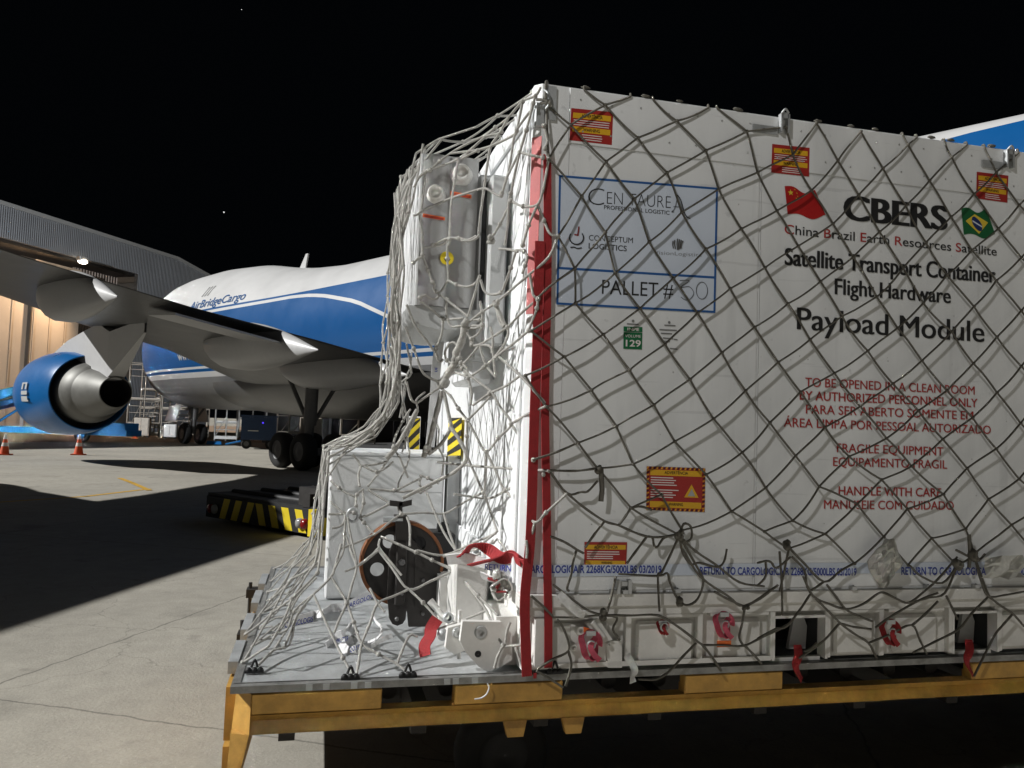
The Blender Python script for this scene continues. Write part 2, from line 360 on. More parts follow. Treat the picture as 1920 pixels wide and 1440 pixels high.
def smooth_itp(x, xs, ys): return sum(itp(x+d, xs, ys) for d in (-.5, -.25, 0, .25, .5))/5 if 3.6 < x < 68 else itp(x, xs, ys)
def fring(s): return smooth_itp(s, FS, FT), smooth_itp(s, FS, FB), smooth_itp(s, FS, FW)
def fpt(s, z, side=1, out=0):
    t, b, wd = fring(s); mid, h = (t+b)/2, max((t-b)/2, 1e-4); c = max(-1, min(1, (z-mid)/h)); return ap(s, side*((wd+out)*sqrt(max(0, 1-c*c))), mid+(h+out)*c)
air = thing('cargo_airplane', ap(30, 0, 0), 'white and blue four engined jumbo cargo aircraft parked behind the netted container', 'airplane')
mb = MB()
def bounds(s):
    wt = itp(s, [0, 25, 26.5, 27.9, 30.4, 32.7, 35, 36, 70], [7.05, 7.08, 7.0, 6.82, 6.34, 5.57, 4.75, 4.45, 4.45])
    tb = itp(s, [0, 42, 46, 51, 60, 69], [7.18, 7.18, 7.45, 8.06, 8.55, 7.6])
    return [99, tb, wt, wt-.15, 4.27, 4.15, 4.0, 3.73, -99]
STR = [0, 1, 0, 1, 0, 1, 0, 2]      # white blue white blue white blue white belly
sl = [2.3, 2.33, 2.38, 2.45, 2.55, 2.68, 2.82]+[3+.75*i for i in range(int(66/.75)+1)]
for side in (1, -1):
    for j in range(8):
        rows = []
        for s in sl:
            t, b, wd = fring(s); B = bounds(s); mid, h = (t+b)/2, max((t-b)/2, 1e-4)
            zh, zl = [min(t, max(b, q)) for q in (B[j], B[j+1])]
            a0, a1 = [math.acos(max(-1, min(1, (q-mid)/h))) for q in (zh, zl)]
            k = 12 if j in (0, 7) else (6 if j in (3,) else 2)
            rows.append([ap(s, side*wd*sin(a0+(a1-a0)*i/k), mid+h*cos(a0+(a1-a0)*i/k)) for i in range(k+1)])
        mb.grid(rows, STR[j], True, False, flip=(side == 1))
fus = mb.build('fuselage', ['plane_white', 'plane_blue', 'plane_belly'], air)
b = MB(); lay_text(b, 'AirBridgeCargo', lambda u, v: fpt(14.2+6.1*u, 7.30+.30*u*0+.42*v+.03*sin(u), 1, .015), bold=.01); b.build('lettering', 'plane_blue', fus)
b = MB()
for k in range(3): b.face([fpt(15.05+k*.32+d, z, 1, .015) for d, z in ((0, 7.95), (.16, 7.95), (.36, 8.5), (.2, 8.5))])
b.build('emblem', 'ink_grey', fus)
b = MB(); lay_text(b, 'www.airb', lambda u, v: fpt(13.0+3.4*u, 4.66+.46*v, 1, .015), bold=.015); b.build('lettering', 'wing_white', fus)
a = MB(); c = ap(20.3, 0, 9.3); a.prism([ap(20.1, -.04, 9.2), ap(20.75, -.04, 9.2), ap(20.95, -.04, 9.98), ap(20.75, -.04, 9.98)], AL*.08); a.build('antenna', 'plane_white', air)
# wings
WL = [(2.6, 19.0, 3.9, 35.2, 3.38, .15), (3.25, 19.5, 3.94, 35, 3.45, .14), (8, 23.8, 4.6, 36, 3.96, .115), (12, 27.4, 4.77, 37.2, 4.25, .10), (16, 31, 5.2, 39.5, 4.45, .09), (20, 34.0, 5.6, 42, 4.75, .085), (24, 36.4, 6.0, 44.6, 5.1, .075), (28, 39.6, 6.45, 47.6, 5.55, .07), (31.8, 43.4, 6.9, 50.3, 6.1, .07)]  # outer chord widened beyond view so the ground shadow closes up
def foil(row, side):
    l, sa, za, sb, zb, th = row; c = sb-sa; pts = []
    for k in range(17):
        x = .5-.5*cos(pi*k/16); t = th*c*(1.48*sqrt(max(x, 1e-9))-.63*x-1.76*x*x+1.42*x**3-.5*x**4); pts.append((x, t*.95))
    for k in range(15, 0, -1):
        x = .5-.5*cos(pi*k/16); t = th*c*(1.48*sqrt(x)-.63*x-1.76*x*x+1.42*x**3-.5*x**4); pts.append((x, -t*.62))
    return [ap(sa+c*x, side*l, za+(zb-za)*x+t) for x, t in pts]
for side in (1, -1):
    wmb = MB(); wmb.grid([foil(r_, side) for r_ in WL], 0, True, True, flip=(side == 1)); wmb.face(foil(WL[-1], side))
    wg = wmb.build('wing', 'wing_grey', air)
    def wz(l, f):
        for r0, r1 in zip(WL[:-1], WL[1:]):
            if l <= r1[0]:
                k = (l-r0[0])/(r1[0]-r0[0]); q = [r0[i]+(r1[i]-r0[i])*k for i in range(6)]; return q[1]+(q[3]-q[1])*f, q[2]+(q[4]-q[2])*f, q[3]-q[1]
        return WL[-1][1], WL[-1][2], 4
    for l, ov, rad in ((5.6, 1.7, .62), (9.2, 1.9, .62), (14.6, 1.5, .5), (18.3, 1.0, .36)):
        s0, z0, ch = wz(l, .55); s1, z1, _ = wz(l, 1.0); f = MB(); rows = []
        for k in range(15):
            t = k/14; s_ = s0+(s1+ov-s0)*t; zc = z0+(z1-z0)*t-.55*rad-.25*t; rr = rad*(sin(pi*min(1, t*1.25+.0001)**.75) if t < .42 else 1-(max(0, t-.42)/.58)**1.7)
            rr = max(rr, .015); rows.append([ap(s_, side*l+rr*.78*cos(2*pi*q/18), zc+rr*1.15*sin(2*pi*q/18)) for q in range(18)])
        f.grid(rows, 0, True, True); f.build('flap_fairing', 'wing_white', wg)
    # inboard flap panel and spoiler-edge slot
    s_, z_, _ = wz(10.6, 1.0)
    f = MB(); pts = [(8.9, .985), (12.6, .985)]
    p = []
    for l, fr_ in pts:
        ss, zz, ch = wz(l, fr_); p.append((ss, l, zz))
    f.hexa([ap(p[0][0]-1.6, side*p[0][1], p[0][2]-.22), ap(p[1][0]-1.4, side*p[1][1], p[1][2]-.2), ap(p[1][0]+.35, side*p[1][1], p[1][2]-.33), ap(p[0][0]+.5, side*p[0][1], p[0][2]-.42),
            ap(p[0][0]-1.6, side*p[0][1], p[0][2]-.1), ap(p[1][0]-1.4, side*p[1][1], p[1][2]-.1), ap(p[1][0]+.35, side*p[1][1], p[1][2]-.28), ap(p[0][0]+.5, side*p[0][1], p[0][2]-.37)])
    f.build('flap', 'wing_white', wg)
    # engines
    for l, s0, zc in ((11.7, 23.65, 2.30), (20.8, 30.8, 3.1)):
        c = ap(s0, side*l, zc); ax = AS
        e = MB(); e.lathe([(.95, .98), (.82, 1.1), (.8, 1.17), (.92, 1.28), (1.3, 1.37), (2.0, 1.42), (2.9, 1.41), (4.0, 1.34), (5.0, 1.20), (5.05, 1.175), (5.0, 1.155), (4.2, 1.15)], c, ax, 56)
        en = e.build('engine_nacelle', 'nacelle_blue', air)
        e = MB(); e.lathe([(.95, .98), (1.6, 1.0), (1.65, .2), (1.6, 0)], c, ax, 40); e.lathe([(4.2, 1.16), (4.25, .84)], c, ax, 48); e.build('duct', 'black', en)
        e = MB(); e.lathe([(3.9, .86), (4.6, .97), (5.2, .96), (5.75, .84), (5.8, .78), (5.85, .76), (6.6, .66), (7.45, .47), (7.5, .45), (7.46, .435)], c, ax, 48); e.build('exhaust_cone', 'exhaust_metal', en)
        e = MB(); e.lathe([(7.46, .435), (6.6, .42), (6.4, .01)], c, ax, 32); e.build('exhaust_opening_shade', 'black', en)  # black stands in for the shade inside the nozzle
        if side == 1:              # the roundel on the cowl
            e = MB(); u, vv = ax.orthogonal().normalized(), V((0, 0, 1))
            lat = AL*side
            for a0, a1, x0, x1 in ((-12, -7, 2.75, 3.5), (-5, 0, 2.75, 3.5), (2, 9, 2.75, 2.95), (2, 9, 3.2, 3.4), (9, 11, 2.75, 3.4), (-14, -12, 2.75, 3.6)):
                e.face([c+ax*x+lat*(1.432*cos(radians(q)))+V((0, 0, 1.432*sin(radians(q)))) for x, q in ((x0, a0), (x1, a0), (x1, a1), (x0, a1))])
            e.build('emblem', 'wing_white', en)
        s1, z1, ch = wz(l, .18); s2, z2, _ = wz(l, .42); e = MB(); rows = []
        prof = [(s0+1.2, zc+1.35, zc+1.3), (s0+3, zc+1.75, zc+1.3), (s0+4.8, z1-.4, zc+.95), (s0+6.2, z1-.25, zc+.35), (s0+7.3, z2-.45, zc+.38), (s0+9.6, z2-.2, z2-.6)]
        for s_, zt, zb in prof:
            hw = .24 if s_ < s0+9 else .03
            rows.append([ap(s_, side*l-hw, zb), ap(s_, side*l+hw, zb), ap(s_, side*l+hw, zt), ap(s_, side*l-hw, zt)])
        e.grid(rows, 0, False, True, flip=False); e.build('pylon', 'wing_white', en)
# belly fairing
f = MB(); rows = []
for k in range(19):
    t = k/18; s_ = 17.5+22*t; q = sin(pi*t)**.6 if 0 < t < 1 else .02
    rows.append([ap(s_, (3.0+.55*q)*cos(pi+pi*j/16), 3.4+(1.3+.33*q)*sin(pi+pi*j/16)) for j in range(17)])
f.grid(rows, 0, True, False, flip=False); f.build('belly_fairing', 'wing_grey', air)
# tail
for side in (1, -1):
    f = MB(); rows = []
    for l, sa, sb, z in ((0, 58, 67, 7.0), (11, 66.5, 69.8, 8.2)):
        c = sb-sa; rows.append([ap(sa+c*x, side*l, z+t*c) for x, t in ((0, 0), (.1, .04), (.35, .055), (.7, .03), (1, 0), (.7, -.03), (.35, -.055), (.1, -.04))])
    f.grid(rows, 0, True, True); f.face(rows[-1]); f.build('tailplane', 'wing_grey', air)
f = MB(); rows = []
for z, sa, sb in ((8.2, 53, 67.5), (19.0, 65.5, 70.5)):
    c = sb-sa; rows.append([ap(sa+c*x, t*c, z) for x, t in ((0, 0), (.1, .03), (.35, .045), (.7, .03), (1, 0), (.7, -.03), (.35, -.045), (.1, -.03))])
f.grid(rows, 0, True, True); f.face(rows[-1]); f.build('tail_fin', 'plane_blue', air)
# landing gear
def wheel(mb, c, ax, r, wd, m=0, hub=1):
    h = wd/2
    mb.lathe([(-h*.9, r*.52), (-h, r*.62), (-h, r*.86), (-h*.75, r*.96), (-h*.4, r), (h*.4, r), (h*.75, r*.96), (h, r*.86), (h, r*.62), (h*.9, r*.52)], c, ax, 28, m)
    for s_ in (-1, 1): mb.lathe([(s_*h*.9, r*.53), (s_*h*.7, r*.42), (s_*h*.95, r*.16), (s_*h*1.0, .001)], c, ax, 20, hub)
def gear(s, l, wheels, ztop, name='landing_gear'):
    st = MB(); st.tube([ap(s, l, .62), ap(s+.05, l, 1.6)], .16, 12); st.tube([ap(s+.05, l, 1.5), ap(s+.1, l, ztop)], .23, 12); st.tube([ap(s-1.6, l, ztop), ap(s, l, 1.5)], .08, 8); st.tube([ap(s, l, 1.3), ap(s+.1, l-1.1*(1 if l >= 0 else -1), ztop)], .07, 8)
    gr = st.build(name, 'gear_grey', air)
    if len(wheels) > 2:
        bm_ = MB(); bm_.tube([ap(s-.85, l, .62), ap(s+.85, l, .62)], .13, 10); bm_.build('bogie_beam', 'gear_grey', gr)
    for ds, dl in wheels:
        wm = MB(); wheel(wm, ap(s+ds, l+dl, .62), AL, .62, .46); wm.build('wheel', ['rubber', 'gear_grey'], gr)
gear(8.0, 0, [(0, .48), (0, -.48)], 3.0)
B4 = [(-.74, .58), (-.74, -.58), (.74, .58), (.74, -.58)]
for s_, l_ in ((31.5, 5.5), (31.5, -5.5), (34.6, 1.9), (34.6, -1.9)): gear(s_, l_, B4, 3.2)
for sd in (1, -1):
    d = MB(); d.box((0, 0, 0), (.01, .01, .01)); d = MB(); d.prism([ap(6.2, sd*.75, 2.3), ap(7.9, sd*.75, 2.35), ap(7.9, sd*1.0, 1.35), ap(6.2, sd*1.0, 1.35)], AL*.05); d.build('gear_door', 'plane_white', air)

# ------------------------------------------------------------------ scaffolding behind the nose
def dirv(px, dist, z=0): 
    d = ray(px, 780); d.z = 0; d.normalize(); k = dist; p = CO+d*k; p.z = z; return p
def scaffold(px0, px1, dist, tiers, mname, label, stair=False, top=5.2):
    A, B_ = dirv(px0, dist), dirv(px1, dist); d = (B_-A); Lh = d.length; d.normalize(); n = V((-d.y, d.x, 0)); dep = 2.2
    t = thing('scaffold_tower', (A+B_)/2, label, 'scaffold', 'scaffold towers in front of the hangar')
    nb = max(2, int(Lh/1.7)); p = MB()
    for i in range(nb+1):
        for y in (0, dep): q = A+d*(Lh*i/nb)+n*y; p.tube([q, q+V((0, 0, top))], .06, 6)
    p.build('post', mname, t)
    p = MB()
    for k in range(1, tiers+1):
        z = top*k/tiers-.9 if k < tiers else top
        for y in (0, dep): p.tube([A+n*y+V((0, 0, z)), B_+n*y+V((0, 0, z))], .045, 6)
        if k < tiers or 1: 
            for zz in (.5, 1.0):
                if z-zz > .3: p.tube([A+V((0, 0, z-zz)), B_+V((0, 0, z-zz))], .03, 6)
    for i in range(nb):
        if random.random() < .6: p.tube([A+d*(Lh*i/nb)+V((0, 0, .2)), A+d*(Lh*(i+1)/nb)+V((0, 0, top*.55))], .03, 6)
    p.build('rail', mname, t)
    for k in range(1, tiers):
        z = top*k/tiers-.9; q = MB(); q.hexa([A+V((0, 0, z)), B_+V((0, 0, z)), B_+n*dep+V((0, 0, z)), A+n*dep+V((0, 0, z)), A+V((0, 0, z+.14)), B_+V((0, 0, z+.14)), B_+n*dep+V((0, 0, z+.14)), A+n*dep+V((0, 0, z+.14))]); q.build('platform', mname, t)
    if stair:
        q = MB(); S = A-n*.25+d*.3
        for i in range(13):
            c = S+d*(Lh*.55*i/13)+V((0, 0, .35+i*.3)); q.hexa([c, c+d*.55, c+d*.55-n*1.0, c-n*1.0, c+V((0, 0, .07)), c+d*.55+V((0, 0, .07)), c+d*.55-n*1.0+V((0, 0, .07)), c-n*1.0+V((0, 0, .07))])
        q.build('stair', mname, t)
    q = MB(); q.hexa([A-n*.2+V((0, 0, .12)), B_-n*.2+V((0, 0, .12)), B_-n*.02+V((0, 0, .12)), A-n*.02+V((0, 0, .12)), A-n*.2+V((0, 0, .3)), B_-n*.2+V((0, 0, .3)), B_-n*.02+V((0, 0, .3)), A-n*.02+V((0, 0, .3))]); q.build('base_beam', mname, t)
scaffold(238, 300, 66, 3, 'scaffold_paint', 'tall pale steel scaffold tower just right of the engine exhaust', top=5.6)
scaffold(303, 356, 64, 3, 'scaffold_paint', 'pale scaffold tower with a flight of stairs beside the nose wheels', True, 4.6)
scaffold(404, 446, 61, 3, 'scaffold_white', 'white scaffold tower seen under the belly between nose wheels and blue cart', False, 3.3)
scaffold(448, 500, 70, 3, 'scaffold_white', 'white scaffold rails rising behind the dark blue cart', False, 3.8)
scaffold(520, 566, 66, 2, 'scaffold_paint', 'low pale scaffold under the belly right of the blue cart', False, 3.0)
scaffold(640, 705, 62, 2, 'scaffold_paint', 'low pale scaffold seen between the main landing gear and the net', False, 2.9)
g = MB(); g.face([gnd(491, 830, .004), dirv(1150, 46, .004), dirv(1150, 160, .004), dirv(493, 160, .004)]); tag(g.build('dark_ground_sheet', 'unlit_ground'), kind='structure')  # dark sheet added so the far ground reads as unlit
A, B_ = dirv(498, 73), dirv(1150, 73); d = (B_-A).normalized(); n = V((-d.y, d.x, 0)); wl = thing('dark_backdrop', (A+B_)/2, 'long dark backdrop wall added far beyond the aircraft belly to keep the gap unlit', 'wall')  # added wall, darkens the far gap under the belly
q = MB(); q.hexa([A, B_, B_+n*.3, A+n*.3]+[p+V((0, 0, 5.2)) for p in (A, B_, B_+n*.3, A+n*.3)]); q.build('backdrop_panel', 'backdrop_dark', wl)
q = MB()
for k in range(12): c = A+d*((B_-A).length*k/11)-n*.15; q.box(c+V((-.12, -.12, 0)), c+V((.12, .12, 5.4)))
q.build('backdrop_pier', 'backdrop_dark', wl)
scaffold(262, 318, 71, 4, 'scaffold_paint', 'tall four level pale scaffold set back against the hangar between engine and nose wheels', True, 6.2)
scaffold(330, 392, 70, 3, 'scaffold_paint', 'pale scaffold directly behind the aircraft nose wheels', True, 4.8)
# crates and odds and ends standing by the scaffolds
for px, dist, w_, h_, mn, lab in ((268, 64.5, 1.1, 1.5, 'scaffold_paint', 'pale metal cabinet standing at the foot of the first scaffold tower'),
                                  (322, 62.5, .9, 1.1, 'scaffold_white', 'small white cabinet at the foot of the scaffold stairs'),
                                  (584, 60, 1.6, 1.9, 'scaffold_paint', 'pale boxy cart standing under the belly near the main wheels')):
    c = dirv(px, dist); t = thing('equipment_cabinet', c, lab, 'cabinet'); q = MB(); q.box((c.x-w_/2, c.y-.4, .12), (c.x+w_/2, c.y+.4, h_), bev=.05); q.build('body', mn, t)
    q = MB(); q.box((c.x-w_/2+.08, c.y-.43, .25), (c.x-.03, c.y-.401, h_-.1)); q.box((c.x+.03, c.y-.43, .25), (c.x+w_/2-.08, c.y-.401, h_-.1)); q.build('door', mn, t)
    for sx in (-1, 1): q = MB(); wheel(q, V((c.x+sx*(w_/2-.12), c.y-.2, .1)), V((0, 1, 0)), .1, .06, 0, 0); q.build('wheel', 'rubber', t)
# dark blue ground power cart
c = dirv(486, 46); t = thing('ground_power_cart', c, 'dark blue ground power cart with a small blue light under the fuselage', 'cart')
d = (dirv(513, 46)-dirv(466, 46)); Lh = d.length; d.normalize(); n = V((-d.y, d.x, 0))
def obox(mb, o, d, n, x0, x1, y0, y1, z0, z1, m=0): mb.hexa([o+d*x0+n*y0+V((0, 0, z0)), o+d*x1+n*y0+V((0, 0, z0)), o+d*x1+n*y1+V((0, 0, z0)), o+d*x0+n*y1+V((0, 0, z0)), o+d*x0+n*y0+V((0, 0, z1)), o+d*x1+n*y0+V((0, 0, z1)), o+d*x1+n*y1+V((0, 0, z1)), o+d*x0+n*y1+V((0, 0, z1))], m)
q = MB(); obox(q, c, d, n, -.9, .95, -.7, .9, .5, 1.75); obox(q, c, d, n, -.95, 1.0, -.75, .95, 1.76, 1.86); obox(q, c, d, n, -.75, .8, -.72, -.701, .75, 1.5); q.build('body', 'dark_blue_paint', t)
q = MB(); obox(q, c, d, n, .18, .26, -.76, -.72, 1.42, 1.50); q.build('beacon', 'blue_glow', t)
q = MB(); obox(q, c, d, n, -.55, .0, -.76, -.722, .98, 1.03); q.build('handle', 'scaffold_white', t)
for x in (-.6, .65):
    q = MB(); wheel(q, c+d*x+V((0, 0, .27))-n*.4, n, .27, .2); q.build('wheel', ['rubber', 'gear_grey'], t)
q = MB(); q.tube([c-d*.9+V((0, 0, .4)), c-d*1.7+V((0, 0, .2))], .05, 6); q.build('tow_bar', 'blue_paint', t)
# wheel chock
for px, py, lab in ((402, 829, 'low blue wheel chock beside the nose wheels'),):
    c = gnd(px, 833); q = MB(); q.prism([c+V((-.45, -.3, 0)), c+V((.45, -.3, 0)), c+V((.4, -.3, .2)), c+V((-.4, -.3, .2))], (0, .3, 0)); tag(q.build('wheel_chock', 'blue_paint', base=c), lab, 'chock')
# blue belt loader left of the engine
O = dirv(100, 52); d = V((cos(CYAW), -sin(CYAW), 0)); n = V((-d.y, d.x, 0)); S = 52/CF
t = thing('belt_loader', O, 'bright blue belt loader parked behind the aircraft engine', 'loader')
X = lambda px: (px-100)*S/cos(.5)*.88
q = MB(); obox(q, O, d, n, X(-60), X(232), -.9, .9, .42, .75); obox(q, O, d, n, X(150), X(228), -.8, .8, .75, 1.15); obox(q, O, d, n, X(85), X(120), -.7, .7, .75, 1.3); q.build('chassis', 'blue_paint', t)
q = MB(); P0, P1 = O+d*X(-70)+V((0, 0, .95)), O+d*X(140)+V((0, 0, 3.0))
q.hexa([P0-n*.6, P1-n*.6, P1+n*.6, P0+n*.6, P0-n*.6+V((0, 0, .95)), P1-n*.6+V((0, 0, .95)), P1+n*.6+V((0, 0, .95)), P0+n*.6+V((0, 0, .95))]); 
for k in range(6): pk = P0+(P1-P0)*(k/5)-n*.62; q.tube([pk, pk+V((0, 0, 1.0))], .05, 6)
q.build('boom', 'blue_paint', t)
q = MB(); q.tube([P0-n*.64+V((0, 0, .35)), P1-n*.64+V((0, 0, .35))], .08, 6); q.tube([O+d*X(-60)-n*.5+V((0, 0, .8)), O+d*X(60)-n*.5+V((0, 0, 2.6))], .1, 8); q.build('strut', 'dark_metal', t)
q = MB(); q.tube([O+d*X(15)-n*.7+V((0, 0, .75)), O+d*X(70)-n*.7+V((0, 0, 2.1))], .07, 6); q.tube([O+d*X(-50)-n*.7+V((0, 0, 1.3)), O+d*X(40)-n*.7+V((0, 0, 2.5))], .05, 6); q.build('brace', 'blue_paint', t)
for px in (-2, 160):
    q = MB(); wheel(q, O+d*X(px)-n*.75+V((0, 0, .42)), n, .42, .3); q.build('wheel', ['rubber', 'blue_paint'], t)
# traffic cones
def cone(px, py, lab, h=.72):
    c = gnd(px, py); t = thing('traffic_cone', c, lab, 'traffic cone', 'traffic cones on the apron'); k = h/.72
    q = MB(); q.box(c+V((-.2, -.2, 0))*k, c+V((.2, .2, .04))*k); q.lathe([(.04*k, .15*k), (.3*k, .105*k)], c, (0, 0, 1), 20); q.lathe([(.42*k, .082*k), (.54*k, .06*k)], c, (0, 0, 1), 20); q.build('body', 'cone_orange', t)
    q = MB(); q.lathe([(.3*k, .107*k), (.42*k, .084*k)], c, (0, 0, 1), 20); q.lathe([(.54*k, .062*k), (.70*k, .032*k), (.72*k, .02*k), (.72*k, .001)], c, (0, 0, 1), 20); q.build('band', 'cone_white', t)
cone(8, 853, 'orange and white traffic cone at the left edge before the blue loader', .78); cone(147, 853, 'orange and white traffic cone under the engine by the loader wheel', .82); cone(253, 822, 'small far traffic cone before the scaffold towers', .72)

# low cargo loader with hazard striped rear
LZ = .06; p0, p1 = gnd(388, 968, LZ), gnd(592, 1004, LZ); d = (p1-p0); LL = d.length; d.normalize(); n = V((-d.y, d.x, 0))
if n.dot(p0-CO) < 0: n = -n
t = thing('cargo_loader', (p0+p1)/2-V((0, 0, LZ)), 'low dark cargo loader with a yellow and black striped rear standing in shadow', 'loader')
q = MB(); obox(q, p0-V((0, 0, LZ)), d, n, -.05, LL+.05, .03, 5.5, .30, .44); obox(q, p0-V((0, 0, LZ)), d, n, .15, LL-.1, .2, 5.3, .08, .30)
for k in range(9): q.tube([p0+d*.1+n*(.4+k*.55)+V((0, 0, .385)), p0+d*(LL-.1)+n*(.4+k*.55)+V((0, 0, .385))], .05, 8)
q.build('deck', 'black', t)
hp_ = .335
q = MB(); obox(q, p0, d, n, .0, LL, -.02, .03, 0, hp_, 0)
sw = LL/15.5
for k in range(7):
    x = LL*.16+k*LL*.115; sl_ = .10 if k < 3 else -.10
    q.face([p0+d*(x-sl_*.6)-n*.023+V((0, 0, .01)), p0+d*(x+sw*.95-sl_*.6)-n*.023+V((0, 0, .01)), p0+d*(x+sw*.95+sl_*.6)-n*.023+V((0, 0, hp_-.01)), p0+d*(x+sl_*.6)-n*.023+V((0, 0, hp_-.01))], 1)
q.build('striped_panel', ['black', 'bright_yellow'], t)
q = MB(); obox(q, p1-d*.12, d, n, 0, .14, -.05, .5, -.02, hp_+.02); q.build('end_plate', 'bright_yellow', t)
for f_, mm in ((.06, 'lens_red'), (.10, 'lens_clear'), (.885, 'lens_clear'), (.925, 'lens_red')):
    q = MB(); q.lathe([(0, .075), (.04, .07), (.06, .02), (.06, .001)], p0+d*(LL*f_)+V((0, 0, .14))-n*.03, -n, 20); q.build('tail_lamp', mm, t)
q = MB(); obox(q, p0, d, n, LL*.80, LL*1.02, .1, .6, hp_+.04, hp_+.30); obox(q, p0, d, n, LL*.87, LL*.93, .02, .1, hp_+.03, hp_+.22); q.build('control_box', 'dark_metal', t)
for fx in (.15, .85):
    for fy in (1.6, 4.6):
        q = MB(); wheel(q, p0+d*(LL*fx)+n*fy+V((0, 0, .12-LZ)), d, .12, .2); q.build('wheel', ['rubber', 'gear_grey'], t)

# ================================================================== DOLLY, PALLET, CONTAINER
XR = 4.95                           # right end of pallet / container
YB = 2.44
dl = thing('pallet_dolly', (1.9, 1.2, 0), 'orange steel pallet dolly carrying the netted white container', 'dolly')
q = MB()
# lower rail: folded section, swept along X with a chamfered left corner
def rail(mb, x0, x1, y=0, sgn=1):
    prof = [(.03, .645), (0, .64), (-.005, .565), (.012, .545), (-.012, .50), (.06, .50), (.06, .53), (.045, .555), (.045, .645)]
    mb.prism([V((x0, y+sgn*a, b-.09 if b > .6 else b)) for a, b in prof], (x1-x0, 0, 0))
prof = [(-.004, .566), (.018, .540), (-.014, .500), (.09, .500), (.09, .515), (.06, .566)]
q.prism([V((-1.0, a, b)) for a, b in prof], (XR+1.1, 0, 0))
q.prism([V((-1.0, YB-a, b)) for a, b in prof][::-1], (XR+1.1, 0, 0))
q.build('side_rail', 'orange_paint', dl)
for x0, x1 in ((-1.0, -.525), (-.245, .195), (.73, 1.19), (2.17, 2.7), (3.2, 3.8), (4.3, XR+.05)):
    q = MB(); q.box((x0, -.004, .567), (x1, .05, .643), bev=.004); q.box((x0, .05, .567), (x1, .055, .60))
    for k in range(3): q.blob((x0+.09+k*(x1-x0-.18)/2, .022, .644), .011, n=5, sq=(1, .6, .4), m=1)
    q.build('rail_stop', ['orange_paint', 'dark_metal'], dl)
q = MB(); q.hexa([(-1.0, -.014, .50), (-.985, .1, .50), (-1.06, .16, .50), (-1.068, .06, .50), (-1.0, -.004, .643), (-.985, .1, .643), (-1.05, .16, .643), (-1.058, .06, .643)])
q.box((-1.105, .16, .42), (-1.02, YB-.14, .62)); q.build('end_rail', 'orange_paint', dl)
q = MB(); q.hexa([(-1.075, .0, .26), (-1.045, -.01, .26), (-1.045, .05, .26), (-1.075, .05, .26), (-1.068, .02, .4995), (-1.0, -.013, .4995), (-.985, .08, .4995), (-1.066, .1, .4995)])
q.box((-1.10, .10, .27), (-1.075, YB-.1, .42)); q.build('skirt', 'orange_paint', dl)
q = MB()
for x in [-.9+.5*k for k in range(12)]: q.box((x, .07, .44), (x+.06, YB-.07, .56))
q.box((-1.0, .5, .40), (XR, .58, .50)); q.box((-1.0, 1.8, .40), (XR, 1.88, .50)); q.build('chassis', 'dark_metal', dl)
q = MB()
for k in range(26): q.tube([(-.95+.23*k, .1, .60), (-.95+.23*k, YB-.1, .60)], .034, 10)
q.build('roller', 'dark_metal', dl)
for px in (945, 1055):
    P = fr(px, 1352, 0); x0 = P.x; q = MB(); q.prism([(x0, .015, .4995), (x0+.10, .015, .4995), (x0+.085, .015, .425), (x0+.02, .015, .425)], (0, .03, 0)); q.build('bracket', 'orange_paint', dl)
for x in (.05, 3.9):
    for y in (.42, 2.0):
        q = MB(); wheel(q, V((x, y, .21)), V((0, 1, 0)), .21, .14); q.build('wheel', ['rubber', 'black'], dl)
    q = MB(); q.tube([(x, .4, .21), (x, 2.05, .21)], .04, 8); q.build('axle', 'dark_metal', dl)
for px, py0, py1, Y in ((470, 1092, 1150, 2.1), (455, 1163, 1240, 1.05)):
    P = bk(px, py0, 1, Y); P2 = bk(px-2, py1, 1, Y); q = MB(); q.tube([P, V((P.x, Y, P2.z-.08))], .011, 8); q.box((P.x-.02, Y-.05, .55), (-1.06, Y+.05, .60)); q.build('guide_post', 'dark_metal', dl)
# ------------------------------------------------------------------ pallet
PT = .672
pl = thing('aluminium_pallet', (1.9, 1.2, .645), 'flat grey aluminium air cargo pallet under the container on the orange dolly', 'pallet')
q = MB(); q.box((-1.06, .03, .647), (XR, YB-.03, PT-.004)); q.build('sheet', 'alu', pl)
q = MB(); q.box((-1.075, -.002, .646), (XR, .034, PT)); q.box((-1.075, YB-.034, .646), (XR, YB, PT)); q.box((-1.075, .0341, .646), (-1.045, YB-.0341, PT))
q.box((-1.07, .030, PT+.0002), (XR, .0335, PT+.004)); q.build('edge_rail', 'alu_dark', pl)
q = MB()
for k in range(150): q.blob((-1.03+k*.0254, .045, PT-.003), .0035, n=4, sq=(1, 1, .6))
q.build('rivet', 'dark_metal', pl)['kind'] = 'stuff'
for px in (580, 612, 664, 690, 838, 854, 890): 
    x = fr(px, 1285).x; q = MB(); q.box((x-.012, -.006, .648), (x+.012, -.0025, PT-.002)); q.build('edge_clip', 'alu', pl)
for y in (.45, .95, 1.5, 2.0): q = MB(); q.box((-1.115, y-.16, .63), (-1.0755, y+.16, PT+.006)); q.build('edge_lug', 'alu', pl)

# ------------------------------------------------------------------ container
ZT = 3.083; ZB = .99; ct = thing('satellite_container', (2.4, 1.2, PT), 'tall white satellite transport container covered by a rope cargo net', 'container')
CH = .028
q = MB()
out = [(CH, 0), (XR-.05, 0), (XR-.05, YB), (0, YB), (0, CH)]
q.prism([V((a, b, ZB)) for a, b in out], (0, 0, ZT-ZB)); shell = q.build('shell', 'white_paint', ct)
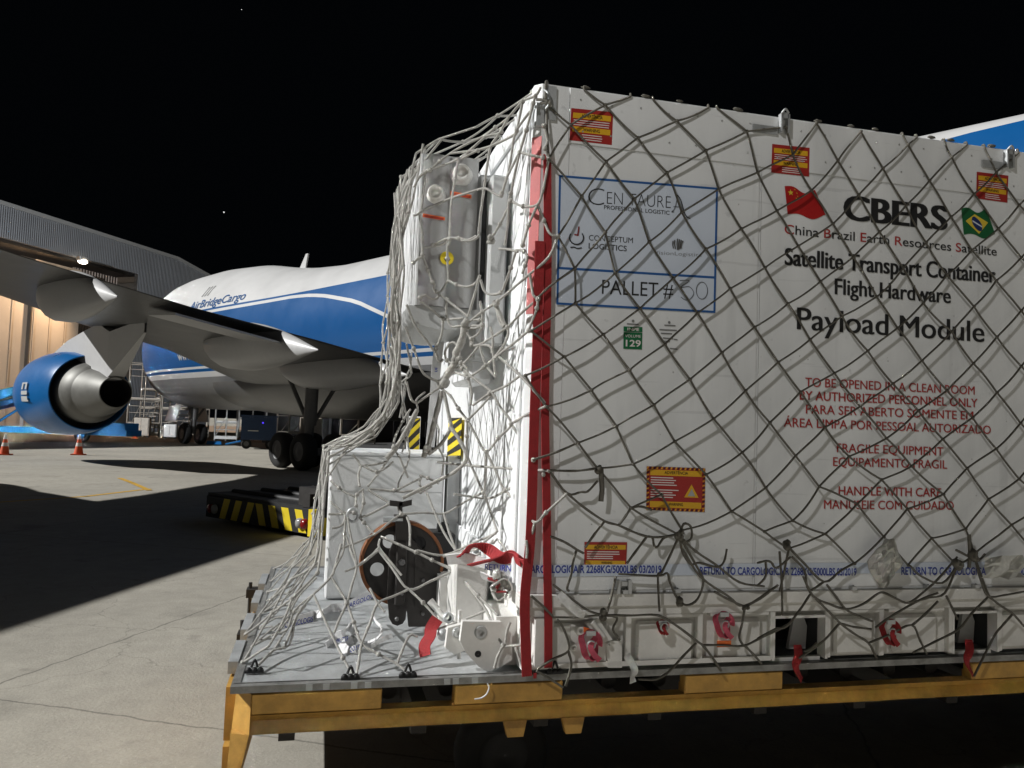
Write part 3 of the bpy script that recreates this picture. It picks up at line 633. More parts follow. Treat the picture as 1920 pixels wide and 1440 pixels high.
# upright battens and weathered edge lines on the lit end wall, capping, seams
q = MB()
for y0, y1 in ((.06, .16), (1.2, 1.27), (2.2, 2.3)): q.box((-.012, y0, ZB+.03), (-.0005, y1, ZT-.06), bev=.003)
for z0, z1 in ((ZB+.02, ZB+.10), (2.0, 2.06), (ZT-.13, ZT-.06)): q.box((-.015, .17, z0), (-.0005, 2.19, z1), bev=.003)
q.build('end_batten', 'white_paint', ct)
q = MB(); q.box((.145, -.006, 2.845), (XR-.1, -.0005, ZT-.003), bev=.002); q.box((.15, -.004, ZB+.01), (1.035, -.0005, 2.838), bev=.0015); q.box((1.045, -.004, ZB+.01), (XR-.1, -.0005, 2.838), bev=.0015)
q.build('front_panel', 'white_paint', ct)
q = MB()
for k in range(34):
    x = .2+k*.13
    for z in (2.90, 3.03): q.blob((x+random.uniform(-.01, .01), -.0055, z+random.uniform(-.006, .006)), .0055, n=4, sq=(1, .6, 1))
for k in range(40): q.blob((random.uniform(.2, 2.5), -.004, random.uniform(1.1, 2.8)), random.uniform(.002, .0035), n=4, sq=(1, .4, 1))
q.build('rivet', 'grey_paint', ct)['kind'] = 'stuff'
q = MB(); q.prism([V((CH+.002, -.003, 2.12)), V((-.003, CH+.002, 2.12)), V((-.002, CH+.003, 2.12)), V((CH+.003, -.002, 2.12))], (0, 0, .74)); q.build('edge_strip', 'red_lit', ct)
# corner fitting and lifting brackets along the top
q = MB(); q.box((-.003, -.008, 2.895), (.040, .045, 3.0), bev=.005); q.box((.05, -.012, 2.93), (.085, -.0065, ZT-.01)); q.tube(catmull([(.03, -.015, 3.05), (.045, -.03, 3.03), (.05, -.028, 2.99), (.04, -.015, 2.97)]), .005); q.build('corner_fitting', 'alu', ct)
for px, py in ((1466, 234), (1886, 300)):
    P = fr(px, py); q = MB(); q.box((P.x-.022, -.03, P.z-.045), (P.x-.012, -.0065, P.z+.04)); q.box((P.x+.012, -.03, P.z-.045), (P.x+.022, -.0065, P.z+.04)); q.box((P.x-.016, -.03, P.z+.02), (P.x+.016, -.0065, P.z+.045))
    q.box((P.x-.15, -.016, P.z-.055), (P.x-.031, -.0065, P.z-.02)); q.tube(catmull([(P.x-.02, -.03, P.z+.04), (P.x-.008, -.04, P.z+.055), (P.x+.014, -.03, P.z+.045)]), .005); q.build('lifting_bracket', 'alu', ct)
# base frame with recesses, fork pockets
def X(px, py=1180): return fr(px, py).x
q = MB()
q.box((.0, -.018, .935), (XR-.05, YB, .9895), bev=.004); q.box((.02, -.006, .90), (XR-.05, YB-.05, .934))
pk = [(X(1452), X(1546)), (X(1788), X(1868)), (3.3, 3.55)]
cols = []; x = .02
for a_, b_ in pk+[(XR-.05, 0)]: cols.append((x, a_)); x = b_
for a_, b_ in cols: q.box((a_, .025, .692), (b_, YB-.05, .8995))
for a_, b_ in pk: q.box((a_-.0, .03, .868), (b_, YB-.05, .8992)); q.box((a_, .03, .676), (b_, YB-.05, .6915))
q.build('base_frame', 'base_paint', ct)
q = MB()
for px in (1178, 1312, 1448, 1552, 1652, 1782, 1874): 
    x = X(px); q.box((x-.014, -.004, .693), (x+.014, .0248, .8992), bev=.003)
q.box((.02, -.006, .692), (pk[0][0]-.02, .0247, .712)); 
for x0, x1 in ((.06, .42), (.48, .80), (.84, 1.12), (1.42, 1.68), (1.72, 2.02), (2.3, 3.2)): q.box((x0, -.0035, .884), (x1, .0246, .899), bev=.002); q.box((x0+.03, .004, .70), (x1-.03, .0247, .868), bev=.012)
q.box((X(1000), -.02, .70), (X(1036), .024, .90), bev=.004)
q.build('base_rib', 'base_paint', ct)
for a_, b_ in pk[:2]:
    q = MB(); q.box((a_-.012, -.006, .69), (a_, .0249, .872)); q.box((b_, -.006, .69), (b_+.012, .0249, .872)); q.box((a_, -.006, .8685), (b_, .0249, .88)); q.build('fork_pocket', 'base_paint', ct)
    q = MB(); q.box((a_+.0005, .30, .6925), (b_-.0005, .31, .8675)); q.box((a_+.0005, .05, .6925), (a_+.003, .299, .8675)); q.box((b_-.003, .05, .6925), (b_-.0005, .299, .8675)); q.box((a_+.0035, .05, .6922), (b_-.0035, .299, .694)); q.build('pocket_shade', 'black', ct)  # black sheets put in for the shade inside the pocket
    q = MB(); q.prism([V((b_-.10, .12, .70)), V((b_-.012, .12, .70)), V((b_-.005, .12, .80)), V((b_-.03, .12, .86)), V((b_-.07, .12, .85))], (0, .02, 0)); q.build('pocket_flap', 'grey_paint', ct)
# hinge and latch hardware in the first bay
q = MB()
def kp(x, y, off=.03): return fr(*cp('k', x, y), off)
def disc(mb, c, r, th, m=0, n=16): mb.lathe([(0, r), (th*.7, r*.97), (th, r*.8), (th, .35*r), (th*.5, .3*r), (th*.5, .001)], c, (0, -1, 0), n, m)
for x, y, r in ((540, 505, .021), (460, 705, .017), (880, 670, .011)): disc(q, kp(x, y, -.004), r, .03)
q.prism([kp(440, 440, -.01), kp(580, 470, -.01), kp(570, 610, -.01), kp(480, 690, -.01), kp(430, 640, -.01)][::-1], (0, -.012, 0))
q.prism([kp(610, 430, 0), kp(760, 370, 0), kp(930, 620, 0), kp(800, 660, 0)][::-1], (0, -.022, 0)); q.tube([kp(700, 420), kp(840, 600)], .012, 8); q.prism([kp(860, 640, -.008), kp(1050, 640, -.008), kp(1050, 960, -.008), kp(880, 960, -.008)][::-1], (0, -.014, 0))
q.build('latch', 'base_paint', ct)
q = MB(); q.prism([kp(600, 480, .024), kp(670, 500, .024), kp(660, 550, .024), kp(600, 545, .024)][::-1], (0, -.003, 0)); q.build('latch_tag', 'orange_label', ct)
# fittings along the bottom ledge
q = MB()
for px in (1150, 1172, 1270, 1600, 1740, 1830): P = fr(px, 1104, .02); q.box((P.x-.012, -.03, .9897), (P.x+.012, -.004, 1.005)); q.blob((P.x, -.02, 1.005), .006, n=4)
x = X(1165, 1090); q.box((x-.03, -.03, .9897), (x-.015, -.005, 1.045)); q.box((x+.02, -.03, .9897), (x+.035, -.005, 1.045)); q.box((x-.014, -.022, 1.02), (x+.019, -.01, 1.04)); q.build('ledge_fitting', 'grey_paint', ct)
# corner lug with holes (left end of the base)
def jp(x, y, Y): return bk(*cp('j', x, y), 1, Y)
LP = [(1150, 540), (1440, 545), (1520, 640), (1520, 830), (1440, 880), (1330, 915), (1270, 880), (1170, 770), (1130, 690)]
q = MB(); q.prism([jp(a_, b_, .06) for a_, b_ in LP], (0, .03, 0)); q.prism([jp(a_, b_, .10) for a_, b_ in ((1040, 590), (1150, 560), (1170, 760), (1090, 790), (1020, 740))], (0, .03, 0)); q.box((jp(1400, 560, .09).x, .0901, .685), (.02, .4, .88)); q.build('corner_lug', 'base_paint', ct)
q = MB(); disc(q, jp(1285, 622, .06), .027, .006); disc(q, jp(1110, 622, .098), .022, .006); q.build('lug_boss', 'grey_paint', ct)
q = MB(); q.lathe([(0, .0135), (.002, .013), (.002, .001)], jp(1265, 785, .0598), (0, -1, 0), 20); q.build('lug_hole', 'black', ct)
# white bracket post beside the base
x0, x1 = bk(852, 1100, 1, .35).x, bk(914, 1100, 1, .35).x; zt = bk(880, 1052, 1, .35).z
q = MB(); q.box((x0, .35, PT+.001), (x1, .55, zt), bev=.01); q.box((x0-.03, .56, PT+.001), (-.002, .75, .95)); q.build('bracket_post', 'base_paint', ct)
# grey upright plates joining box side
q = MB(); q.box((-.075, 1.44, .80), (-.003, 1.50, 1.475)); q.box((-.079, 1.40, .80), (-.0755, 1.50, 1.475)); q.build('upright', 'grey_paint', ct)
# hazard sticker on the far end wall
def hazard(mb, fn, n=3.0, m=1):      # diagonal bars clipped to the unit square
    k = -1.2
    while k < n+1:
        poly = [(0, k/n), (1, (k+1.0)/n), (1, (k+1.5)/n), (0, (k+.5)/n)]
        pts = []
        for i in range(4):
            (u, v), (u2, v2) = poly[i], poly[(i+1) % 4]
            for b_ in (0, 1):
                pass
            pts.append((u, max(0, min(1, v))))
        if max(p[1] for p in pts)-min(p[1] for p in pts) > .01: mb.face([fn(u, v) for u, v in pts], m)
        k += 1.0
HQ = [bk(841, 790, 0, -.0165), bk(866, 790, 0, -.0165), bk(865, 862, 0, -.0165), bk(841, 862, 0, -.0165)]
q = MB(); f_ = lambda u, v: (lambda yy, zz: V((-.0165, yy, zz)))(HQ[0].y+(HQ[1].y-HQ[0].y)*u, 1.462+(1.70-1.462)*v)
q.face([f_(0, 0), f_(1, 0), f_(1, 1), f_(0, 1)]); g_ = lambda u, v: f_(u, v)+V((-.002, 0, 0)); hazard(q, g_, 3.2); q.build('hazard_sticker', ['bright_yellow', 'black'], ct)

# ---- lettering on the face
def letters(parent, body, p0, p1, cap, m, bold=0., cols=None, off=.0065, name='lettering', shear=0.):
    mb = MB()
    if bold <= .008: lay_text(mb, body, line_fn(p0, p1, cap, off), bold, cols, 0, shear)
    else:
        L_ = abs((fr(*p1)-fr(*p0)).x); h = line_fn(p0, p1, cap, off); cw_ = (h(0, 1)-h(0, 0)).z; k = bold*1.1*cw_/CAP/L_
        for i, dx in enumerate((-k, -k/2, 0, k/2, k)): f_ = line_fn(p0, p1, cap, off+.00025*i); lay_text(mb, body, lambda u, v: f_(k+(u)*(1-2*k)+dx, v), .004, cols, 0, shear)
    return mb.build(name, m, parent)
letters(shell, 'CBERS', (1581, 411), (1777, 432), 45, 'ink_black', .046)
T = 'China Brazil Earth Resources Satellite'
cs = [1 if c.isupper() else 0 for c in T]
letters(shell, T, (1471, 437.8), (1869, 479.5), 16.5, ['ink_black', 'ink_red'], .006, cs)
letters(shell, 'Satellite Transport Container', (1471, 496.4), (1867, 530.3), 30.5, 'ink_black', .022)
letters(shell, 'Flight Hardware', (1565, 551.3), (1783, 568.7), 28.6, 'ink_black', .018)
letters(shell, 'Payload Module', (1494, 617), (1846, 641.6), 39.5, 'ink_black', .016)
for T, a_, b_ in (('TO BE OPENED IN A CLEAN ROOM', (1509.8, 724.4), (1827.6, 740)), ('BY AUTHORIZED PERSONNEL ONLY', (1499.4, 749.2), (1832.8, 763.5)), ('PARA SER ABERTO SOMENTE EM', (1511, 775.2), (1825, 787)),
                  ('ÁREA LIMPA POR PESSOAL AUTORIZADO', (1469.5, 800), (1858, 813.8)), ('FRAGILE EQUIPMENT', (1569, 847.6), (1769, 854.6)), ('EQUIPAMENTO FRAGIL', (1562, 873.6), (1776, 878.9)),
                  ('HANDLE WITH CARE', (1572.3, 928), (1765, 931.5)), ('MANUSEIE COM CUIDADO', (1545, 954), (1788.5, 956))):
    letters(shell, T, a_, b_, 16, 'ink_red', .0085)
# flags
def flag(corners, tagname, m, deco):
    q4 = [fr(*cp(2, *c), .0066) for c in corners]; fn = patch_fn(q4); wv = lambda u, v: fn(u, v)+V((0, 0, .012*sin(u*7.5)*(0.35+u)))
    mb = MB(); mb.grid([[wv(u/14, v/4) for u in range(15)] for v in range(5)], 0, False)
    o = mb.build(tagname, m, shell); deco(wv, o); return o
def starpoly(mb, wv, cx, cy, r, m=0): 
    pts = []
    for k in range(10): a_ = pi/2+k*pi/5; rr = r if k % 2 == 0 else r*.4; pts.append(wv(cx+rr*.8*cos(a_), cy+rr*sin(a_))+V((0, -.001, 0)))
    c = wv(cx, cy)+V((0, -.001, 0))
    for k in range(10): mb.face([c, pts[k], pts[(k+1) % 10]], m)
def dec_cn(wv, o):
    mb = MB(); starpoly(mb, wv, .16, .76, .12)
    for cx, cy in ((.31, .9), (.36, .8), (.36, .68), (.31, .58)): starpoly(mb, wv, cx, cy, .035)
    mb.build('star_emblem', 'flag_yellow', o)
def dec_br(wv, o):
    mb = MB(); L_ = lambda u, v, d: wv(u, v)+V((0, -d, 0))
    mb.face([L_(.1, .5, .001), L_(.5, .12, .001), L_(.9, .5, .001), L_(.5, .88, .001)], 0)
    c = L_(.5, .5, .002); ring = [L_(.5+.18*cos(a_*pi/12), .5+.26*sin(a_*pi/12), .002) for a_ in range(24)]
    for k in range(24): mb.face([c, ring[k], ring[(k+1) % 24]], 1)
    mb.face([L_(.33, .55, .003), L_(.34, .48, .003), L_(.66, .42, .003), L_(.67, .48, .003)], 2)
    mb.build('flag_emblem', ['flag_yellow', 'flag_blue', 'label_white'], o)
flag([(197, 648), (415, 700), (490, 878), (218, 852)], 'printed_flag', 'flag_red', dec_cn)
flag([(1468, 808), (1648, 832), (1712, 1015), (1487, 998)], 'printed_flag', 'flag_green', dec_br)
# warning stickers
def sticker(corners, crop, style):
    q4 = [fr(*cp(crop, *c), .0066) for c in corners]; fn = patch_fn(q4); L1 = lambda u, v: fn(u, v)+V((0, -.0006, 0)); L2 = lambda u, v: fn(u, v)+V((0, -.0012, 0))
    mb = MB(); patch_rect(mb, fn, 0, 0, 1, 1)
    tx = []
    if style == 'two':
        for v0 in (.70, .28): patch_rect(mb, L1, .05, v0, .95, v0+.17, 1)
        tx = [('ADVERTÊNCIA', .25, .75, .74, .10), ('WARNING', .3, .7, .32, .10)]
        for v in (.63, .56, .49): patch_rect(mb, L1, .07, v, random.uniform(.85, .95), v+.025, 2)
        for v in (.2, .13, .06): patch_rect(mb, L1, .28, v, random.uniform(.7, .8), v+.025, 2)
    elif style == 'big':
        for b_ in range(26):
            u = .0+b_*.04
            for v in (.0, .945): mb.face([L1(u, v), L1(u+.022, v), L1(u+.036, v+.055), L1(u+.014, v+.055)], 3 if b_ % 2 else 1) if u < .97 else None
        for b_ in range(17):
            v = .06+b_*.052
            for u in (.0, .955): mb.face([L1(u, v), L1(u+.045, v+.02), L1(u+.045, v+.045), L1(u, v+.025)], 3 if b_ % 2 else 1)
        patch_rect(mb, L1, .06, .80, .94, .93, 1); patch_rect(mb, L1, .06, .07, .94, .21, 1); tx = [('ADVERTÊNCIA', .30, .70, .84, .065), ('WARNING', .38, .62, .12, .065)]
        for k, v in enumerate((.74, .685, .63, .575, .46, .405, .35, .295)): patch_rect(mb, L1, .07, v, .42+.16*random.random(), v+.022, 2)
        mb.face([L1(.64, .32), L1(.89, .32), L1(.765, .62)], 1); mb.face([L2(.70, .35), L2(.83, .35), L2(.77, .52)], 4)
    else:
        patch_rect(mb, L1, .03, .68, .97, .88, 1); patch_rect(mb, L1, .03, .02, .97, .20, 1); tx = [('ADVERTÊNCIA', .22, .78, .72, .13), ('WARNING', .4, .66, .06, .10)]
        for v in (.56, .46, .36, .27): patch_rect(mb, L1, .06, v, .6+.34*random.random(), v+.04, 2)
    o = mb.build('warning_sticker', ['sticker_red', 'sticker_yellow', 'sticker_white', 'ink_black', 'alu'], shell)
    for body, u0, u1, v0, h in tx: t = MB(); lay_text(t, body, lambda u, v: fn(u0+(u1-u0)*u, v0+h*v)+V((0, -.0016, 0)), bold=.01); t.build('lettering', 'ink_black', o)
sticker([(350, 240), (652, 270), (642, 507), (337, 472)], 1, 'two'); sticker([(107, 345), (377, 373), (372, 580), (100, 551)], 2, 'two'); sticker([(1580, 545), (1808, 573), (1800, 768), (1575, 737)], 2, 'two')
sticker([(893, 285), (1315, 300), (1310, 615), (889, 600)], 5, 'big'); sticker([(445, 830), (752, 832), (745, 1000), (443, 995)], 5, 'low')
# shipping label with the blue frame
q4 = [fr(1048, 328, .0067), fr(1346, 352, .0067), fr(1341, 587, .0067), fr(1043, 571, .0067)]; fn = patch_fn(q4)
mb = MB(); patch_rect(mb, fn, 0, 0, 1, 1); lab = mb.build('shipping_label', 'label_white', shell)
mb = MB(); L1 = lambda u, v: fn(u, v)+V((0, -.0007, 0))
for r_ in ((0, 0, 1, .017), (0, .983, 1, 1), (0, .0171, .0125, .9829), (.9875, .0171, 1, .9829), (.0126, .272, .9874, .29)): patch_rect(mb, L1, *r_)
mb.build('label_frame', 'ink_blue', lab)
def lm(x, y): return cp('m', x, y)
def ml(body, x0, y0, x1, y1, cap, m='ink_black', bold=0., off=.0078): return letters(lab, body, lm(x0, y0), lm(x1, y1), cap/5.54, m, bold, None, off)
ml('C', 345, 302, 512, 306, 180, bold=-.022); ml('EN TAURE', 542, 290, 1205, 336, 128, bold=-.02); ml('PROFESSIONAL LOGISTIC', 513, 342, 1192, 402, 40, bold=.006)
ml('CONCEPTUM', 355, 668, 812, 697, 56, bold=.008); ml('LOGISTICS', 352, 752, 748, 782, 56, bold=.008); ml('VisionLogistics', 1030, 812, 1525, 838, 38, 'ink_grey', -.012); ml('PALLET #', 490, 1224, 1232, 1262, 146, bold=-.002)
def pen(mb, pts, r, crop='m', off=.0085, cm=True, m=0):
    P = [fr(*cp(crop, *p), off) for p in pts]; mb.tube(catmull(P, 5) if cm else P, r, 5, m, True, flat=(0, 1, 0))
mb = MB(); pen(mb, [(1215, 372), (1250, 330), (1278, 200)], .0012); pen(mb, [(1275, 195), (1310, 250), (1345, 370), (1375, 425), (1408, 440)], .0022); pen(mb, [(1235, 318), (1320, 322)], .0012); pen(mb, [(1215, 374), (1240, 372)], .0012, cm=False)
c = [(228+72*cos(radians(a_)), 640+70*sin(radians(a_))) for a_ in range(-38, 224, 12)]; pen(mb, c, .0028); pen(mb, [(165, 742), (200, 738), (235, 752), (280, 745)], .0024)
mb.build('logo', 'ink_black', lab)
mb = MB(); pen(mb, [(252, 525), (246, 575), (240, 612)], .003, cm=False); pen(mb, [(205, 606), (246, 616)], .003, cm=False); mb.build('logo', 'ink_red', lab)
mb = MB()
for a_, b_ in ((1222, 1234), (1240, 1256), (1268, 1278), (1292, 1290), (1312, 1303), (1328, 1313)): pen(mb, [(b_ if b_ > 1270 else b_, 770-abs(1275-a_)*.35), ((a_+b_)/2-2, 710), (a_+ (6 if a_ > 1275 else 8), 648+abs(1275-a_)*.5)], .0026)
mb.build('logo', 'ink_grey', lab)
mb = MB(); pen(mb, [(1300, 1085), (1400, 1088), (1310, 1155), (1400, 1150), (1445, 1215), (1410, 1275), (1360, 1288), (1312, 1258)], .0012); pen(mb, [(1470+60+58*cos(radians(a_)), 1190+88*sin(radians(a_))) for a_ in range(-90, 280, 20)], .0012); mb.build('handwriting', 'ink_black', lab)
# green volume label and faded print
q4 = [fr(*cp(3, *c), .0066) for c in ((727, 507), (862, 512), (858, 673), (725, 668))]; fn3 = patch_fn(q4)
mb = MB(); patch_rect(mb, fn3, 0, 0, 1, .74); patch_rect(mb, fn3, 0, .77, 1, 1); o = mb.build('volume_label', 'green_label', shell)
for body, u0, u1, v0, h in (('INPE', .2, .82, .82, .13), ('VOLUME', .08, .92, .52, .12), ('129', .12, .93, .12, .28)): mb = MB(); lay_text(mb, body, lambda u, v: fn3(u0+(u1-u0)*u, v0+h*v)+V((0, -.001, 0)), bold=.02); mb.build('lettering', 'sticker_white', o)
mb = MB()
for (x0, y0, x1, y1) in ((750, 488, 835, 494), (1020, 498, 1100, 502), (985, 530, 1110, 536), (995, 556, 1075, 560), (1010, 590, 1085, 596), (1090, 600, 1115, 603), (1000, 612, 1060, 616), (1060, 665, 1115, 672)):
    a_, b_ = fr(*cp(3, x0, y0), .0066), fr(*cp(3, x1, y1), .0066); mb.face([a_-V((0, 0, .0025)), b_-V((0, 0, .0025)), b_+V((0, 0, .0025)), a_+V((0, 0, .0025))])
for x, y in ((795, 468), (1055, 478)): c = fr(*cp(3, x, y), .0066); mb.face([c+V((.006*cos(k*pi/6), 0, .006*sin(k*pi/6))) for k in range(12)])
mb.build('faded_print', 'ink_grey', shell)

# ---- cooling unit on the end wall
cu = MB(); ax0, ax1 = -.412, -.145
def acz(py): return bk(840, py, 1, .45).z
z0, z1 = 2.19, 2.885
rows = []
for k in range(25):                 # front sheet with a shallow drum bulge, so it takes a soft gradient
    u = k/24; x = ax0+(ax1-ax0)*u; rows.append([(x, .45-.022*abs(sin(2*pi*u))**.8, z0), (x, .45-.022*abs(sin(2*pi*u))**.8, z1)])
cu.grid(rows, 0, True, False, flip=True)
cu.box((ax0, .4505, z0), (ax1, 1.3, z1)); unit = cu.build('cooling_unit', 'steel', ct)
m_ = MB(); m_.box((ax0-.002, .446, z0), (ax0+.006, 1.3, z1)); m_.box((ax0, .47, z1+.0005), (ax1, 1.3, z1+.01)); m_.build('side_cover', 'white_paint', unit)
m_ = MB(); m_.box((-.138, .47, 1.96), (-.002, 1.2, 2.83), bev=.012); m_.box((-.10, .36, 2.02), (-.016, .47, 2.80), bev=.01); m_.build('mounting_frame', 'grey_paint', unit)
m_ = MB(); m_.box((-.118, .44, 2.22), (-.104, .4695, 2.80)); m_.build('frame_slot', 'black', unit)
m_ = MB(); rows = []
for k in range(13): a_ = pi*k/12; rows.append([( -.275+.165*cos(a_)*1.0, .46+.0*a_, 2.189-.10*sin(a_)**.5), (-.275+.165*cos(a_), 1.25, 2.189-.10*sin(a_)**.5)])
m_.grid(rows, 0, True); m_.face([r_[0] for r_ in rows]); m_.build('sump', 'grey_paint', unit)
m_ = MB(); m_.box((-.13, .6, 1.86), (-.004, 1.1, 2.19), bev=.02); m_.build('duct_box', 'white_paint', unit)
for px, py, r_ in ((868, 325, .041), (819, 363, .037)):
    P = bk(px, py, 1, .40); m_ = MB(); m_.lathe([(.0, r_*1.2), (.004, r_*1.25), (.012, r_*1.0), (.045, r_*.98), (.055, r_*.9), (.055, r_*.62), (.035, r_*.55), (.035, .001)], V((P.x, .438, P.z)), V((-.15, -1, .05)), 28); m_.build('connector_cap', 'base_paint', unit)
for a_, b_ in (((845, 358), (884, 370)), ((793, 400), (834, 411))):
    P, Q = bk(*a_, 1, .424), bk(*b_, 1, .424); m_ = MB(); m_.face([(P.x, P.y, Q.z), (Q.x, Q.y, Q.z-.006), (Q.x, Q.y, P.z-.008), (P.x, P.y, P.z)], 0)
    for k in (.3, .6): zz = Q.z+(P.z-Q.z)*k; m_.face([(P.x+.006, P.y-.001, zz-.003), (Q.x-.006, P.y-.001, zz-.010), (Q.x-.006, P.y-.001, zz-.006), (P.x+.006, P.y-.001, zz+.001)], 1)
    m_.build('caution_label', ['orange_label', 'ink_red'], unit)
P = bk(838, 484, 1, .424); m_ = MB(); m_.face([(P.x+.031*cos(k*pi/14), P.y, P.z+.031*sin(k*pi/14)) for k in range(28)], 0)
m_.face([(P.x+a_*.001, P.y-.001, P.z+b_*.001) for a_, b_ in ((-5, 20), (5, 22), (5, -2), (17, -4), (1, -24), (-16, -2), (-5, -2))], 1); m_.build('arrow_sticker', ['bright_yellow', 'black'], unit)

# ------------------------------------------------------------------ cargo on the pallet
BX0, BX1, BY0, BY1, BZ = -.735, -.095, 1.42, 2.02, 1.468
bx = thing('equipment_box', ((BX0+BX1)/2, 1.7, PT), 'light grey steel equipment box standing on the pallet behind the castor wheel', 'box')
q = MB(); q.box((BX0, BY0, PT+.001), (BX1, BY1, BZ), bev=.008); q.build('body', 'box_grey', bx)
q = MB(); q.box((BX0-.006, BY0-.01, BZ+.0005), (BX1+.006, BY1+.01, BZ+.022), bev=.006); q.build('lid', 'white_paint', bx)
q = MB(); q.box((BX0+.012, BY0-.006, 1.27), (BX1-.012, BY0-.0005, BZ-.02)); q.box((BX0+.012, BY0-.005, PT+.02), (BX1-.012, BY0-.0005, 1.262)); q.build('front_panel', 'box_grey', bx)
# striped post behind the box
P0 = bk(764, 838, 1, 2.12); P1 = bk(789, 784, 1, 2.12)
sp = thing('striped_post', (P0.x, 2.12, PT), 'short white post with a yellow and black hazard strip behind the grey box', 'post')
q = MB(); q.box((P0.x, 2.12, PT+.001), (P1.x, 2.2, P1.z+.01), bev=.004); q.build('post', 'white_paint', sp)
q = MB(); f_ = lambda u, v: V((P0.x+.003+(P1.x-P0.x-.006)*u, 2.117, 1.46+(P1.z-1.46)*v)); q.face([f_(0, 0), f_(1, 0), f_(1, 1), f_(0, 1)]); hazard(q, lambda u, v: f_(u, v)+V((0, -.002, 0)), 3.0); q.build('hazard_sticker', ['bright_yellow', 'black'], sp)
# castor wheel in its black fork
CY = .74; C = bk(753, 1054, 1, CY); R = .200
cw = thing('castor_wheel', (C.x, CY, PT), 'black castor wheel with brown tyre in a black fork on the pallet', 'wheel')
q = MB(); q.lathe([(-.035, R*.92), (-.04, R*.99), (-.03, R), (.03, R), (.04, R*.99), (.035, R*.92)], C, (0, 1, 0), 56); q.build('tyre', 'hub_brown', cw)
q = MB()
cu_ = bpy.data.curves.new('t', 'CURVE'); cu_.dimensions = '2D'; cu_.fill_mode = 'BOTH'; cu_.extrude = .008
for hx, hz, r_ in [(0, 0, R*.935)]+[(R*.60*cos(radians(a_)), R*.60*sin(radians(a_)), R*.165) for a_ in (50, 122, 194, 266, 338)]:
    sp_ = cu_.splines.new('POLY'); sp_.points.add(39); sp_.use_cyclic_u = True
    for k in range(40): sp_.points[k].co = (hx+r_*cos(k*pi/20), hz+r_*sin(k*pi/20), 0, 1)
o_ = bpy.data.objects.new('t', cu_); COL.objects.link(o_); bpy.context.view_layer.update(); me_ = bpy.data.meshes.new_from_object(o_.evaluated_get(bpy.context.evaluated_depsgraph_get()))
i0 = len(q.v); q.v += [C+V((v.co.x, v.co.z-.02, v.co.y)) for v in me_.vertices]
for p in me_.polygons: q.f.append(tuple(i0+k for k in p.vertices)); q.m.append(0); q.smooth.append(False)
bpy.data.objects.remove(o_)
q.lathe([(-.05, .001), (-.05, R*.13), (-.03, R*.2), (.03, R*.2)], C, (0, 1, 0), 24)
q.build('rim', 'dark_metal', cw)
def wp(x, y, Y): return bk(*cp('j', x, y), 1, Y)
q = MB(); q.prism([wp(600, 20, CY-.075), wp(640, -70, CY-.075), wp(750, -90, CY-.075), wp(830, -20, CY-.075), wp(900, 60, CY-.075), wp(1000, 190, CY-.075), wp(990, 330, CY-.075), wp(900, 560, CY-.075), wp(890, 580, CY-.075), wp(745, 582, CY-.075), wp(735, 470, CY-.075), wp(728, 460, CY-.075), wp(722, 525, CY-.075), wp(700, 558, CY-.075), wp(660, 574, CY-.075), wp(622, 560, CY-.075), wp(600, 520, CY-.075), wp(585, 350, CY-.075)], (0, .028, 0))
q.prism([wp(648, -245, CY-.08), wp(742, -245, CY-.08), wp(742, -60, CY-.08), wp(648, -60, CY-.08)], (0, .10, 0)); q.build('fork', 'dark_metal', cw)
q = MB(); a_ = wp(1000, -130, CY+.02); b_ = wp(1068, 440, CY+.02); q.box((a_.x-.16, CY-.02, b_.z), (b_.x, CY+.16, a_.z), bev=.012); q.tube([wp(960, -150, CY+.05), wp(1040, -150, CY+.05)], .03, 10); q.tube([wp(1000, -205, CY+.05), wp(1000, -120, CY+.05)], .008, 8); q.build('bracket', 'black', cw)
q = MB(); q.box((wp(655, 0, CY-.09).x, CY-.098, wp(655, 420, CY-.09).z), (wp(735, 0, CY-.09).x, CY-.0755, wp(655, -60, CY-.09).z), bev=.006); q.prism([wp(790, 60, CY-.08), wp(880, 120, CY-.08), wp(960, 260, CY-.08), wp(880, 400, CY-.08), wp(790, 420, CY-.08)], (0, .004, 0)); q.build('fork_arm', 'dark_metal', cw)
q = MB()
for x_, y_, r_ in ((694, 96, .016), (694, -20, .008), (694, 330, .008), (850, 230, .010), (850, 480, .009), (655, 520, .010)): q.lathe([(0, r_), (.012, r_), (.016, r_*.7), (.016, .001)], wp(x_, y_, CY-.0955 if x_ == 694 else CY-.0795), (0, -1, 0), 6, 0, False)
q.build('bolt', 'gear_grey', cw)
q = MB(); q.tube([wp(700, -225, CY-.07), wp(555, -225, CY-.07)], .013, 8); q.build('pin', 'alu', cw)
# small lever parts on the pallet by the lug
ev = thing('jack_lever', jp(1000, 560, .30), 'small white jack lever with a round eye beside the corner lug', 'lever')
q = MB(); q.tube([jp(905, 385, .35), jp(960, 450, .33), jp(1010, 510, .30)], lambda t: .016-.004*t, 8); q.tube([jp(1130, 455, .2), jp(1120, 820, .2)], .009, 6); q.build('arm', 'base_paint', ev)
q = MB(); q.lathe([(-.012, .012), (-.012, .022), (.012, .022), (.012, .012)], jp(1040, 512, .29), (-.3, 1, 0), 20); q.blob(jp(1000, 640, .22), .025, n=7); q.build('eye', 'alu', ev)

